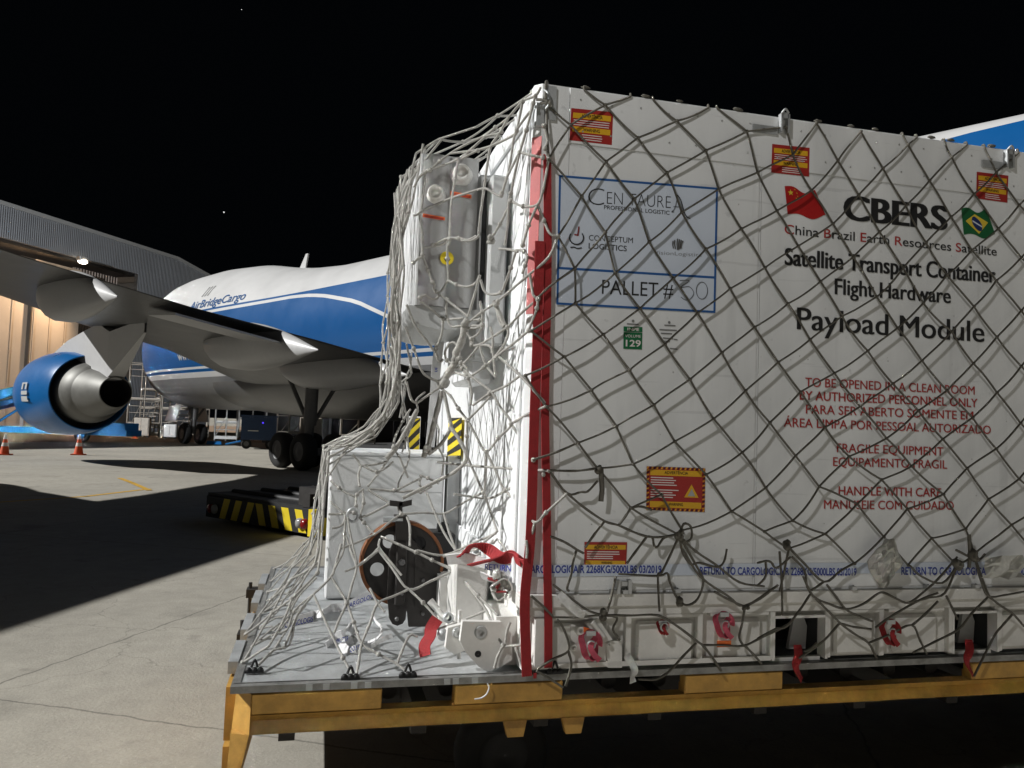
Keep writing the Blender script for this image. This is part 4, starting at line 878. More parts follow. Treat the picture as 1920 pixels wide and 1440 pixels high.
# ================================================================== NET AND STRAPS
net = thing('cargo_net', (2.0, 1.2, PT), 'pale knotted rope cargo net draped over the white container and its pallet', 'net')
NODE = {}
def nd(a, crop, b0, *pts):
    for i, p in enumerate(pts):
        c, x, y = (p if len(p) == 3 else (crop, *p)); NODE[(a, b0+i)] = cp(c, x, y)
nd(1, 1, 0, (595, 218), (830, 455), (1040, 705), (1145, 990), (1320, 1255), (3, 1495, 235), (3, 1670, 512), (3, 1840, 765), (4, 310, 825), (4, 488, 1080), (4, 660, 1290), (6, 895, 305), (6, 1080, 515), (6, 1255, 727), (6, 1440, 925))
nd(0, 1, 0, (345, 362), (600, 625), (805, 895), (910, 1205), (3, 1085, 160), (3, 1260, 410), (3, 1435, 695), (3, 1605, 970), (3, 1780, 1200), (4, 275, 1285), (6, 445, 355), (6, 720, 480), (6, 910, 715), (6, 1085, 920))
nd(-1, 1, 0, (190, 610), (425, 875), (595, 1135), (3, 665, 125), (3, 845, 378), (3, 1025, 635), (3, 1205, 888), (3, 1375, 1172), (3, 1580, 1415), (5, 1750, 440), (6, 255, 600), (6, 490, 695), (6, 700, 908))
nd(-2, 3, 1, (1, 255, 1165), (375, 90), (380, 340), (580, 565), (770, 820), (945, 1072), (1095, 1335), (5, 1320, 345), (5, 1505, 610), (5, 1740, 755), (6, 225, 800))
nd(-3, 3, 3, (60, 540), (300, 725), (495, 965), (675, 1225), (5, 795, 270), (5, 1000, 490), (5, 1150, 745))
nd(-4, 3, 4, (20, 860), (170, 1085), (400, 1345), (5, 540, 300), (5, 780, 585), (5, 1118, 775))
nd(2, 1, 1, (1110, 333), (1320, 545), (1410, 825), (1575, 1110), (1745, 1390), (4, 220, 190), (4, 380, 448), (4, 555, 690), (4, 740, 930), (4, 930, 1160), (4, 1110, 1360), (6, 1340, 410), (6, 1500, 660), (6, 1560, 840))
nd(3, 1, 2, (1615, 408), (1690, 705), (1830, 980), (2, 295, 1080), (2, 455, 1335), (4, 610, 280), (4, 795, 530), (4, 975, 765), (4, 1160, 960), (4, 1335, 1165), (4, 1510, 1375), (6, 1665, 445), (6, 1830, 630))
nd(4, 2, 2, (205, 225), (255, 425), (390, 680), (545, 920), (690, 1160), (4, 860, 140), (4, 1010, 365), (4, 1185, 600), (4, 1365, 815), (4, 1550, 1010), (4, 1720, 1235), (6, 1885, 300))
nd(5, 2, 3, (425, 195), (580, 465), (730, 712), (880, 978), (1050, 1238), (4, 1195, 185), (4, 1400, 390), (4, 1555, 620), (4, 1725, 830), (4, 1895, 1050))
nd(6, 2, 4, (745, 255), (905, 520), (1070, 790), (1215, 1055), (1365, 1290), (4, 1560, 210), (4, 1725, 430), (4, 1900, 640))
nd(7, 2, 5, (1085, 350), (1240, 610), (1395, 870), (1545, 1110), (1720, 1330), (4, 1900, 240))
nd(8, 2, 6, (1400, 440), (1560, 705), (1735, 955), (1900, 1163)); nd(9, 2, 7, (1720, 550), (1885, 785))
def stand(z, x=1.): 
    k = itp(z, [1.0, 1.25, 1.6, 2.2, 2.8, 3.08], [.03, .042, .050, .042, .028, .018])
    return k+.012*max(0, 1-abs(x-.05)/.2)
def npt(px, py):
    P = fr(px, py, .045); return fr(px, py, stand(P.z, P.x))
W = {k: npt(*v) for k, v in NODE.items()}
O_ = W[(5, 10)]; E1 = (W[(6, 9)]-W[(4, 9)])*.5; E2 = (W[(4, 11)]-W[(4, 9)])*.5
for a in range(-4, 26):             # carry the pattern on beyond the right edge of the picture
    for b in range(0, 30):
        if (a, b) in W: continue
        p = O_+E1*(a-5)+E2*(b-10)
        if 2.50 < p.x < 4.88 and 1.04 < p.z < 3.03: W[(a, b)] = V((p.x+random.uniform(-.012, .012), -stand(p.z), p.z+random.uniform(-.012, .012)))
        elif 2.50 < p.x < 4.88 and 3.03 <= p.z < 3.2: W[(a, b)] = V((p.x, -.012, ZT+.004))
RR = .0047
def rope(mb, pts, r=RR, k=3, cm=True, n=6):
    P = catmull(pts, k) if cm else pts
    mb.tube(P, lambda t: r*(1+.10*sin(t*37+len(pts))), n)
def seg(mb, a, b, r=RR):
    d = (b-a).length; s_ = V((0, random.uniform(-.004, .002), random.uniform(-.03, .004)*d)); p = V((-(b-a).z, 0, (b-a).x)).normalized()*random.uniform(-.03, .03)*d
    rope(mb, [a, a+(b-a)*.33+(s_+p)*.8, a+(b-a)*.67+s_+p*.5, b], r, 2)
q = MB()
for (a, b), P in W.items():
    for o in ((a+1, b), (a, b+1)):
        if o in W and not ((a, b), o) in (((-3, 8), (-2, 8)),) and (W[o]-P).length < .5: seg(q, P, W[o])
    q.blob(P+V((0, -.002, 0)), .0078, n=4, sq=(1.2, .9, 1))
top = [((1, 445, 110), (1, 0)), ((1, 780, 155), (1, 0)), ((1, 940, 180), (2, 1)), ((1, 1340, 235), (2, 1)), ((1, 1400, 240), (3, 2)), ((1, 165, 215), (0, 0)), ((1, 170, 200), (-1, 0)),
       ((2, 1150, 295), (7, 5)), ((2, 1050, 288), (7, 5)), ((2, 1510, 350), (8, 6)), ((2, 1350, 333), (8, 6)), ((2, 1640, 385), (9, 7)), ((2, 1880, 410), (9, 7))]
for c, k in top:
    P = fr(*cp(*c), .012); seg(q, W[k], P); 
    if P.z > 2.95: rope(q, [P, V((P.x, -.004, ZT+.008)), V((P.x+.03, .06, ZT+.009)), V((P.x+.1, .25, ZT+.008))], RR, 3)
for x in (.2, .47, .62, .95, 1.3, 1.48, 1.62, 1.95, 2.05, 2.3): q.blob((x+random.uniform(-.03, .03), -.002, ZT+.008), random.uniform(.007, .012), n=5, sq=(2.2, 1, .7), jit=.2)
q.build('front_mesh', 'rope_shaded', net)
def poly(mb, crop, pts, Y=None, r=.0056, cm=True, off=.045, k=4):
    P = []
    for p in pts:
        px, py = cp(crop, p[0], p[1]); y = Y(px, py) if callable(Y) else (-off if Y is None else Y)
        if len(p) > 2: y = p[2]
        P.append(bk(px, py, 1, y))
    rope(mb, P, r, k if cm else 1, cm)
# lower lashing of the front, from the gathered knots down to the pallet
q = MB()
LOW = [(5, (70, 240), (240, 185), (400, 115)), (3, (375, 90), (200, 215), (105, 305)), (5, (1130, 780), (1060, 930), (1000, 1050), (975, 1065), (978, 1200), (985, 1330)), (5, (690, 1060), (970, 1075), (1040, 1055), (1060, 1120), (1110, 1230), (1180, 1285), (1260, 1240), (1300, 1110), (1250, 1000), (1130, 790)),
 (5, (1130, 780), (1150, 900), (1210, 990), (1270, 980), (1400, 1010), (1450, 970), (1470, 880)), (5, (1130, 790), (1250, 900), (1400, 1000), (1560, 1120), (1740, 1150)), (5, (1150, 880), (1280, 1080), (1480, 1220), (1600, 1290), (1840, 1140)),
 (5, (1130, 780), (1160, 700), (1210, 720), (1215, 800), (1170, 830), (1140, 790)), (5, (895, 790), (820, 890), (750, 985)), (5, (900, 790), (935, 800), (945, 850), (970, 865), (1020, 800), (1120, 775)),
 (5, (190, 315), (320, 480), (420, 470), (470, 465), (540, 390)), (5, (320, 480), (440, 580), (590, 680), (690, 710), (790, 755), (895, 790), (1000, 795), (1110, 775)), (5, (690, 710), (730, 660), (780, 585)), (5, (590, 680), (520, 770), (450, 870)),
 (5, (390, 885), (365, 960), (350, 1060), (320, 1160), (335, 1185)), (5, (200, 790), (300, 830), (390, 885), (440, 912)), (5, (540, 300), (380, 318), (200, 315)), (5, (780, 585), (850, 575), (930, 600)),
 (7, (60, 200), (140, 270), (215, 345)), (7, (220, 120), (350, 220), (480, 310), (590, 340)), (7, (215, 355), (400, 355), (560, 340), (780, 342), (970, 340), (1100, 410), (1260, 530), (1300, 560), (1370, 650), (1430, 740)),
 (7, (250, 370), (300, 450), (330, 590), (210, 660), (100, 730)), (7, (1250, 540), (1150, 640), (1060, 740), (960, 800), (830, 800)), (7, (1300, 555), (1440, 555), (1590, 560), (1720, 500), (1850, 440), (1920, 400)), (7, (1600, 560), (1660, 620), (1720, 690)),
 (7, (1600, 280), (1580, 400), (1560, 500), (1590, 560)), (7, (1600, 280), (1490, 230), (1380, 170)), (7, (1600, 280), (1710, 220), (1830, 130)), (7, (330, 600), (350, 700), (310, 850)), (7, (600, 340), (630, 240), (670, 60)), (7, (100, 740), (200, 800), (290, 860)), (7, (590, 340), (680, 360), (650, 440), (700, 520)),
 (8, (0, 510), (130, 440), (210, 420), (300, 310), (380, 190)), (8, (590, 400), (470, 530), (300, 650)), (8, (330, 60), (400, 200), (520, 260), (640, 295), (760, 260), (860, 190), (910, 178), (1000, 220), (1090, 250), (1200, 170), (1300, 80), (1440, -80)),
 (8, (420, 220), (510, 310), (600, 400), (700, 475), (800, 540), (860, 650)), (8, (500, 120), (570, 210), (640, 300), (740, 350), (830, 385)), (8, (600, 400), (700, 425), (820, 440)), (8, (850, 430), (960, 350), (1170, 230), (1300, 180)), (8, (1100, 250), (1230, 215), (1350, 180), (1440, -20)),
 (8, (1570, -60), (1600, 60), (1660, 200), (1780, 195), (1920, 170)), (8, (1660, 200), (1750, 270), (1840, 330), (1920, 420)), (8, (1360, 200), (1400, 280), (1440, 370)), (8, (1660, 210), (1540, 330), (1450, 440), (1280, 530), (1120, 610)),
 (8, (800, 540), (950, 480), (1110, 410), (1170, 520), (1220, 620)), (8, (1110, 415), (1200, 340), (1300, 240)), (8, (1840, 330), (1760, 420), (1700, 500), (1560, 780)), (8, (430, 540), (385, 580), (340, 600)), (8, (160, -120), (175, 100), (180, 340)), (8, (1430, -130), (1580, -60), (1640, -100)),
 (6, (225, 790), (330, 900), (480, 1040), (600, 960), (700, 905)), (6, (480, 1040), (370, 1100), (340, 960), (250, 860)), (6, (0, 905), (60, 890), (100, 900), (140, 940), (240, 860)), (6, (60, 890), (60, 1000), (0, 1070)), (6, (225, 810), (190, 980), (160, 1110)), (6, (1440, 925), (1330, 1050), (1180, 1000), (1100, 925)), (6, (1560, 850), (1600, 960), (1650, 1100), (1680, 1160))]
for l in LOW: poly(q, l[0], l[1:], r=.0052)
for c, r_ in ((cp(5, 1125, 780), .024), (cp(6, 222, 780), .026), (cp(6, 1560, 850), .034), (cp(6, 1440, 925), .03), (cp(7, 585, 340), .024), (cp(7, 1600, 280), .016), (cp(5, 540, 300), .018), (cp(7, 1140, 245), .02)):
    for j in range(5): q.blob(fr(c[0]+random.uniform(-5, 5), c[1]+random.uniform(-7, 7), .045+random.uniform(0, .02)), r_*random.uniform(.45, .7), n=5, jit=.12)
for c in (cp(5, 560, 300), cp(6, 1520, 700)):
    q.tube([fr(c[0]+1, c[1], .055), fr(c[0]+3, c[1]+40, .052), fr(c[0]+1, c[1]+62, .05)], .011, 6, flat=(1, 0, 0), ry=.003)
q.build('lower_lashing', 'rope_shaded', net)
# net over the cooling unit and the equipment at the left
def YU(px, py):
    k = max(0, min(1, (1000-px)/170)); return -.035+.42*k
def YL(px, py):
    full = .06+.80*max(0, min(1, (1268-py)/400)); k = max(0, min(1, (1000-px)/150)); return -.04+(full+.04)*k
q = MB()
UP = [('a', (1410, 110, -.03), (1365, 180), (1260, 225), (1140, 360), (1030, 445), (915, 525), (780, 590), (655, 660), (560, 730), (470, 810), (400, 850), (340, 950)), ('a', (1260, 225), (1210, 470), (1185, 510), (1000, 600), (885, 635), (650, 665)), ('a', (1140, 360), (1060, 500), (990, 610), (960, 770), (935, 960)),
 ('a', (915, 525), (1060, 495), (1080, 480)), ('a', (1030, 445), (880, 580), (740, 715)), ('a', (740, 712), (880, 640), (1000, 600)), ('a', (720, 712), (600, 760), (480, 805)), ('a', (470, 810), (440, 830), (425, 960), (405, 1145)), ('a', (720, 720), (690, 880), (665, 1030), (650, 1200), (645, 1390), (635, 1440)),
 ('a', (405, 1150), (520, 1100), (650, 1045), (790, 1000), (930, 960), (1000, 990), (1060, 1020), (1085, 1000), (1125, 870), (1170, 780), (1215, 690), (1235, 655)), ('a', (1365, 180), (1350, 240), (1290, 470), (1235, 660), (1190, 850), (1160, 1000), (1140, 1080), (1135, 1250), (1110, 1440)), ('a', (1235, 655), (1330, 680), (1430, 700, -.04)),
 ('a', (1320, 310), (1200, 490), (1165, 680), (1130, 860), (1080, 1020)), ('a', (935, 960), (910, 1140), (890, 1310), (880, 1370), (790, 1405), (645, 1380), (500, 1440)), ('a', (1160, 1065), (1260, 1110), (1380, 1100), (1425, 1000), (1455, 860), (1475, 740), (1480, 715)), ('a', (1140, 1120), (1070, 1260), (1000, 1370), (960, 1420)),
 ('a', (1385, 1100), (1440, 1230), (1490, 1340, -.05), (1557, 1364, -.06)), ('a', (1380, 1110), (1310, 1270), (1260, 1440)), ('a', (405, 1150), (370, 1180), (340, 1190)), ('a', (390, 1180), (410, 1320), (425, 1440)), ('a', (1480, 720), (1450, 620), (1470, 560), (1440, 430)), ('a', (1410, 240), (1480, 230), (1500, 270)), ('a', (1375, 210), (1450, 215), (1490, 250)),
 ('b', (410, 0), (415, 170), (380, 200), (340, 235)), ('b', (415, 180), (460, 300), (500, 400), (520, 425), (510, 460), (560, 485), (600, 440), (620, 400), (630, 370), (625, 200), (625, 40)), ('b', (430, 110), (520, 95), (600, 75), (630, 30), (720, 30), (800, 45), (870, 10)), ('b', (635, 385), (700, 420), (790, 440), (860, 410), (900, 340)),
 ('b', (900, 340), (850, 520), (800, 690)), ('b', (530, 480), (670, 590), (800, 690)), ('b', (395, 530), (440, 510), (490, 540), (530, 540), (560, 510)), ('b', (390, 560), (490, 630), (590, 710), (680, 712), (760, 705)), ('b', (1557, 14, -.05), (1480, 190, -.05), (1310, 340), (1180, 450), (1040, 570), (920, 650), (780, 760)), ('b', (620, 545), (615, 620), (625, 700), (660, 775), (740, 770)),
 ('b', (590, 720), (575, 850), (530, 960), (535, 1030), (560, 1075), (590, 1050)), ('b', (280, 590), (320, 690), (360, 775), (440, 880), (515, 985)), ('b', (270, 780), (340, 960), (410, 1150), (480, 1210), (550, 1240)), ('b', (905, 380), (940, 480), (1000, 505), (1075, 490), (1110, 420), (1160, 280), (1200, 150), (1210, 130), (1270, 140), (1300, 190), (1280, 260), (1255, 330)), ('b', (1060, 120), (1140, 125), (1220, 145)),
 ('b', (1390, 540, -.04), (1250, 660), (1130, 780), (1010, 860), (890, 930), (830, 930), (830, 880), (890, 830), (920, 760), (900, 720), (850, 720)), ('b', (1320, 330, -.035), (1335, 430), (1350, 510), (1390, 540, -.04)), ('b', (1390, 540, -.04), (1380, 620), (1340, 730), (1310, 810)), ('b', (1030, 590), (1050, 680), (1080, 760), (1130, 790), (1135, 850), (1090, 950), (1010, 1050)),
 ('b', (1310, 810, -.03), (1180, 920), (1060, 1010), (930, 1120), (800, 1210)), ('b', (900, 930), (915, 1000), (950, 1100), (1030, 1200)), ('b', (890, 940), (800, 1050), (720, 1120), (660, 1150)), ('b', (640, 920), (605, 990), (620, 1060), (680, 1085), (730, 1040), (720, 960), (680, 910), (640, 920)), ('b', (1060, 1030), (1150, 1110), (1240, 1190), (1350, 1310), (1450, 1420)),
 ('b', (1240, 1190), (1110, 1280), (980, 1340), (840, 1440)), ('b', (800, 1210), (830, 1330), (820, 1440)), ('b', (790, 1200), (740, 1180), (690, 1160)), ('b', (750, 1130), (870, 1230), (1000, 1330), (1060, 1440)), ('b', (370, 1420), (320, 1390), (280, 1240)), ('b', (370, 1420), (470, 1350), (560, 1290)), ('b', (780, 800), (830, 900), (850, 940)), ('b', (990, 780), (1010, 900), (1000, 1000)), ('b', (900, 560), (920, 700), (890, 780), (800, 790)),
 ('b', (820, 770), (900, 770), (920, 790)), ('b', (900, 930), (980, 940), (1010, 1000), (1020, 1100), (1030, 1190)), ('b', (740, 1080), (790, 1130), (790, 1190), (750, 1130)), ('b', (550, 1280), (640, 1350), (700, 1440)),
 ('c', (1090, 0), (1150, 100), (1215, 185), (1280, 300), (1350, 410), (1440, 310), (1530, 210), (1460, 100), (1400, 0)), ('c', (1215, 185), (1310, 90), (1390, 0)), ('c', (1215, 185), (1212, 300), (1215, 440), (1270, 570), (1330, 705)), ('c', (1530, 210), (1620, 350), (1690, 470)), ('c', (1530, 210), (1650, 140), (1782, 83, -.06)),
 ('c', (1350, 410), (1345, 550), (1340, 690)), ('c', (1350, 410), (1420, 550), (1490, 690), (1590, 590), (1690, 470)), ('c', (1000, 485), (1170, 505), (1350, 520), (1580, 535), (1800, 548, -.06)), ('c', (1490, 690), (1590, 650), (1690, 610), (1760, 575), (1810, 550, -.05)), ('c', (1490, 690), (1600, 810), (1700, 920, -.05), (1780, 850, -.05), (1870, 770, -.05), (1932, 710, -.06)), ('c', (1700, 920, -.05), (1670, 1050), (1640, 1170)),
 ('c', (1120, 715), (1250, 735), (1380, 745), (1490, 690)), ('c', (1330, 705), (1250, 740), (1150, 800), (1050, 855), (900, 850), (740, 860)), ('c', (1340, 720), (1380, 840), (1430, 985))]
for l in UP: poly(q, l[0], l[1:], YU if l[0] != 'c' else (lambda px, py: YL(px, py) if py > 930 else YU(px, py)+.10*max(0, (py-740)/190)))
for l, r_ in ((('b', (780, 760), (745, 900), (700, 1000), (690, 1080), (620, 1190), (560, 1290)), .017), (('b', (1020, 560), (1070, 680), (1110, 770)), .010), (('c', (1090, 230), (1160, 330), (1210, 460), (1130, 550), (1040, 600), (880, 680), (750, 745)), .0085), (('f', (520, 830), (480, 1000), (430, 1200), (395, 1330), (350, 1430)), .012), (('f', (540, 840), (590, 1080), (600, 1160), (520, 1300), (400, 1400)), .008), (('f', (110, 1340), (60, 1400), (20, 1440)), .012), (('f', (300, 1000), (200, 1190), (110, 1340)), .010)):
    poly(q, l[0], l[1:], YU, r_)
for c, r_ in ((cp('b', 780, 755), .024), (cp('b', 690, 1075), .022), (cp('b', 600, 1240), .028), (cp('b', 1040, 570), .014), (cp('b', 1000, 35), .015), (cp('c', 930, 395), .022), (cp('a', 990, 1400), .016), (cp('f', 380, 1350), .02), (cp('f', 100, 1345), .018)):
    for j in range(4): q.blob(bk(c[0]+random.uniform(-4, 4), c[1]+random.uniform(-6, 6), 1, YU(*c)-.01), r_*random.uniform(.5, .8), n=5, jit=.12)
for l in UP:
    for p in l[1:]:
        if random.random() < .22: c = cp(l[0], p[0], p[1]); q.blob(bk(c[0], c[1], 1, (p[2] if len(p) > 2 else YU(*c))-.002), .011, n=4, jit=.1)
q.build('side_lashing', 'rope', net)
q = MB()
DN = [('c', (1045, 855), (1080, 980), (1130, 1115)), ('c', (920, 700), (980, 850), (1050, 1000), (1130, 1120)), ('c', (880, 600), (780, 650), (690, 690), (600, 685), (500, 680)), ('c', (690, 690), (740, 700), (820, 690), (880, 700), (960, 660)), ('c', (885, 590), (870, 640), (900, 690)), ('c', (870, 580), (930, 600), (1010, 640)), ('c', (700, 385), (600, 530), (500, 660)), ('c', (390, 430), (430, 480), (450, 510), (560, 500), (640, 480)), ('c', (460, 512), (560, 555), (640, 520), (680, 480)),
 ('c', (450, 510), (430, 580), (440, 660)), ('c', (470, 680), (420, 720), (413, 800), (440, 880)), ('c', (500, 685), (570, 730), (650, 780)), ('c', (460, 690), (468, 780), (455, 880), (650, 790)), ('c', (230, 620), (290, 670), (340, 705), (420, 740)), ('c', (230, 770), (280, 815), (330, 850), (400, 850), (470, 920), (550, 1010)), ('c', (215, 860), (320, 860)), ('c', (345, 840), (370, 1000), (420, 1220)), ('c', (335, 860), (330, 1000), (320, 1130), (270, 1230), (240, 1306)),
 ('c', (720, 870), (640, 930), (570, 990), (430, 1060), (300, 1110)), ('c', (740, 860), (720, 820), (715, 790)), ('c', (590, 1020), (700, 1070), (830, 1130), (960, 1190), (1060, 1240), (1130, 1280)), ('c', (580, 1100), (520, 1160), (440, 1220)), ('c', (585, 1040), (580, 1100), (650, 1190), (740, 1300)), ('c', (240, 960), (280, 955), (320, 930), (340, 880)), ('c', (780, 880), (800, 950), (800, 1090)), ('c', (850, 1120), (1000, 1155), (1100, 1140), (1250, 1070), (1420, 1000)),
 ('c', (1430, 985), (1300, 1085), (1180, 1130), (1040, 1165)), ('c', (1430, 1040), (1400, 1060), (1300, 1110), (1180, 1130)), ('c', (1440, 1050), (1480, 1100), (1520, 1200)),
 ('d', (880, 20), (980, 60), (1080, 105), (1190, 160), (1300, 210), (1390, 320), (1475, 435), (1520, 540), (1570, 630), (1620, 632), (1670, 628)), ('d', (870, 95), (815, 140), (760, 180), (680, 215)), ('d', (680, 0), (715, 100), (745, 190), (720, 290), (690, 395), (650, 480), (620, 560)), ('d', (870, 95), (950, 200), (1040, 315), (1160, 270), (1290, 210), (1370, 160), (1440, 110)), ('d', (1040, 315), (950, 355), (865, 395), (820, 510), (775, 620), (760, 710), (745, 800)),
 ('d', (820, 310), (865, 395), (905, 440)), ('d', (660, 60), (635, 150), (610, 230), (560, 290), (505, 340)), ('d', (600, 240), (650, 320), (690, 390), (730, 500), (775, 620), (870, 680), (980, 740), (1040, 790)), ('d', (505, 345), (560, 470), (620, 600), (670, 700), (720, 790)), ('d', (1040, 315), (1120, 390), (1200, 480)), ('d', (1475, 435), (1340, 490), (1200, 540)), ('d', (1570, 630), (1540, 690), (1520, 760)), ('d', (1640, 640), (1660, 700), (1680, 760)), ('d', (1580, 640), (1590, 560), (1610, 500)),
 ('d', (1300, 210), (1360, 275), (1430, 350), (1540, 460)), ('j', (655, 865), (745, 655), (815, 655)), ('d', (1700, 40, -.05), (1705, 90, -.05), (1702, 140, -.05))]
for l in DN: poly(q, l[0], l[1:], YL)
for l in DN:
    for p in l[2:-1]:
        if random.random() < .16: c = cp(l[0], p[0], p[1]); q.blob(bk(c[0], c[1], 1, YL(*c)-.003), .011, n=4, jit=.1)
# ropes running over the pallet's left deck to its corner fittings
AN = [bk(*cp('d', 170, 765), 2, PT+.015), bk(*cp('d', 150, 640), 2, PT+.015), bk(*cp('d', 190, 540), 2, PT+.015), bk(*cp('d', 215, 450), 2, PT+.015), bk(*cp('d', 240, 380), 2, PT+.015)]
top_pts = [bk(*cp('d', 505, 342), 1, YL(588, 1114)), bk(*cp('d', 460, 405), 1, .7), bk(*cp('d', 520, 250), 1, .8), bk(*cp('d', 540, 150), 1, 1.0), bk(*cp('d', 520, 120), 1, 1.3)]
for i, A in enumerate(AN):
    for j in (i, min(4, i+1), max(0, i-1)):
        T = top_pts[j]; mid = (A+T)*.5+V((random.uniform(-.03, .03), random.uniform(-.03, .03), random.uniform(-.06, -.01))); rope(q, [A, A*.7+T*.3+V((0, 0, -.02)), mid, A*.3+T*.7, T], RR, 3)
q.build('deck_lashing', 'rope', net)
# the end sheet of the net, seen nearly edge on at the left
PROF = [(.015, 3.090), (-.2, 2.98), (-.44, 2.91), (-.468, 2.55), (-.472, 2.2), (-.46, 1.95), (-.47, 1.75), (-.56, 1.57), (-.755, 1.505), (-.775, 1.25), (-.80, .98), (-.93, .80), (-1.05, PT+.01)]
PL = [0]
for a, b in zip(PROF[:-1], PROF[1:]): PL.append(PL[-1]+sqrt((b[0]-a[0])**2+(b[1]-a[1])**2))
def sheet(t, v):
    s_ = t*PL[-1]; x = itp(s_, PL, [p[0] for p in PROF]); z = itp(s_, PL, [p[1] for p in PROF])
    yn = itp(z, [.66, .9, 1.5, 1.7, 2.2, 2.88, 3.08], [.05, .35, .95, .42, .42, .46, .06]); yf = itp(z, [.66, 1.5, 1.75, 2.2, 2.9, 3.08], [2.38, 2.05, 1.15, 1.38, 1.4, 1.6])
    bul = .02*sin(7*v+9*t)
    return V((x+bul-.006, yn+(yf-yn)*v, z+.012*sin(11*v)))
q = MB(); NI, NJ = 23, 5; G = {}
for i in range(NI+1):
    for j in range(NJ+1):
        v = (j+(.5 if i % 2 else 0))/(NJ+.5); G[(i, j)] = sheet(i/NI, v)+V((random.uniform(-.014, .010), random.uniform(-.03, .03), random.uniform(-.02, .02)))
for (i, j), P in G.items():
    for dj in ((0, 1) if i % 2 else (0, -1)):
        o = (i+1, j+dj)
        if o in G: seg(q, P, G[o], .0053)
    if random.random() < .5: q.blob(P, .011, n=4, jit=.1)
# slack strands gathered along the edge of that sheet
for k in range(15):
    v0 = random.uniform(0, .4); t0 = random.uniform(.12, .3); t1 = t0+random.uniform(.3, .62); pts = []
    for m_ in range(7): t = t0+(t1-t0)*m_/6; pts.append(sheet(min(1, t), v0+.05*sin(m_*2+k))+V((random.uniform(-.03, .02), random.uniform(-.04, .04), 0)))
    rope(q, pts, .0052, 3)
for pts in ([(737, 577), (728, 590), (728, 612), (739, 622)], [(743, 640), (740, 662), (745, 671), (752, 668)]): rope(q, [bk(*p, 1, .55) for p in pts], RR, 4)
q.build('end_sheet', 'rope', net)
# tangled slack between cooling unit and box
q = MB()
for k in range(7):
    c0 = V((random.uniform(-.47, -.24), random.uniform(.7, 1.3), random.uniform(1.62, 2.12))); pts = [c0]
    for m_ in range(4): pts.append(pts[-1]+V((random.uniform(-.05, .05), random.uniform(-.08, .08), random.uniform(-.15, -.04))))
    rope(q, pts, .0052, 3)
q.build('slack_rope', 'rope', net)
q = MB(); c = bk(*cp('c', 735, 785), 1, YL(751, 945)-.02)
for dx, a_ in ((-.022, -.1), (.022, .25)): q.hexa([c+V((dx+sx*.03, sy*.005, sz*.013+sx*a_*.03)) for sz in (-1, 1) for sx, sy in ((-1, -1), (1, -1), (1, 1), (-1, 1))])
q.tube([c+V((0, 0, -.01)), c+V((.002, 0, -.06))], .009, 6); q.build('buckle', 'dark_metal', net)
c = bk(*cp('e', 650, 870), 1, YL(661, 966)-.01); q = MB(); q.tube([c+V((.024*cos(k*pi/7), .004*sin(k), .03*sin(k*pi/7))) for k in range(15)], .0075, 8); q.build('ring', 'alu', net)
for px, py in ((657, 1268), (765, 1264), (477, 1256), (1040, 1258)):
    P = bk(px, py, 2, PT+.012); q = MB()
    for dx in (-.022, 0, .022): q.blob(P+V((dx, 0, 0)), .012, n=6, sq=(1, 1, .9))
    q.box(P+V((-.035, -.008, -.011)), P+V((.035, .008, -.002))); q.tube(catmull([P+V((-.012, 0, .01)), P+V((0, 0, .038)), P+V((.012, 0, .01))]), .005, 6); q.build('tie_down_fitting', 'black', net)

# ------------------------------------------------------------------ flat straps
def ribbon(mb, P, wd, up, th=.0025, m=0, k=6, tw=None):
    P = catmull(P, k); U = V(up); rows = []
    for i, p in enumerate(P):
        t = (P[min(i+1, len(P)-1)]-P[max(0, i-1)]).normalized(); u = U.copy()
        if tw: u = Matrix.Rotation(tw(i/(len(P)-1)), 3, t) @ u
        u = (u-t*u.dot(t)).normalized(); n = t.cross(u)*th
        rows.append([p-u*wd/2-n, p+u*wd/2-n, p+u*wd/2+n, p-u*wd/2+n])
    mb.grid(rows, m, False, True); mb.face(rows[0][::-1], m); mb.face(rows[-1], m)
def strap_pts(l, off): return [fr(px, py, off) for px, py in l]
A = [(1012, 452), (1012, 480), (1009, 560), (1007, 650), (1003, 750), (1000, 850), (997, 950), (993, 1030), (984, 1130), (988, 1268)]
q = MB(); ribbon(q, strap_pts(A, .032), .040, (1, 0, 0)); q.box(fr(1000, 1262, .028), fr(1006, 1272, .034)); o = q.build('red_strap', 'red_web', base=fr(988, 1268)); tag(o, 'red webbing strap nearer the left corner of the container, slanting left at its foot', 'strap', 'red straps at the container corner')
B_ = [(1026, 290), (1027, 450), (1026, 560), (1024, 650), (1022, 750), (1023, 850), (1025, 950), (1026, 1060), (1028, 1160), (1028, 1252)]
q = MB(); ribbon(q, strap_pts(B_, .024), .033, (1, 0, 0)); o = q.build('red_strap', 'red_web', base=fr(1028, 1252)); tag(o, 'straight red webbing strap just inside the container corner', 'strap', 'red straps at the container corner')
# white lashing band with blue print along the foot of the container
bd = thing('lashing_band', fr(1300, 1072), 'pale lashing band with blue RETURN TO print running along the container foot', 'strap')
q = MB(); q.box(fr(985, 1082, .0075), V((XR-.2, -.0068, fr(985, 1059).z)));  bz0, bz1 = fr(985, 1082).z, fr(985, 1059).z; q.build('band', 'label_white', bd)
Tq = 'RETURN TO CARGOLOGICAIR 2268KG/5000LBS 03/2019'; LW = 'CARGOLOGICAIR 2268KG/5000LBS 03/2019'
for body, a_, b_ in ((LW, (985, 1074), (1240, 1074)), (Tq, (1312, 1077), (1606, 1079)), (Tq, (1690, 1077.5), (1985, 1078))): q = MB(); lay_text(q, body, line_fn(a_, b_, 13.5, .0085), .022); q.build('lettering', 'tape_blue', bd)
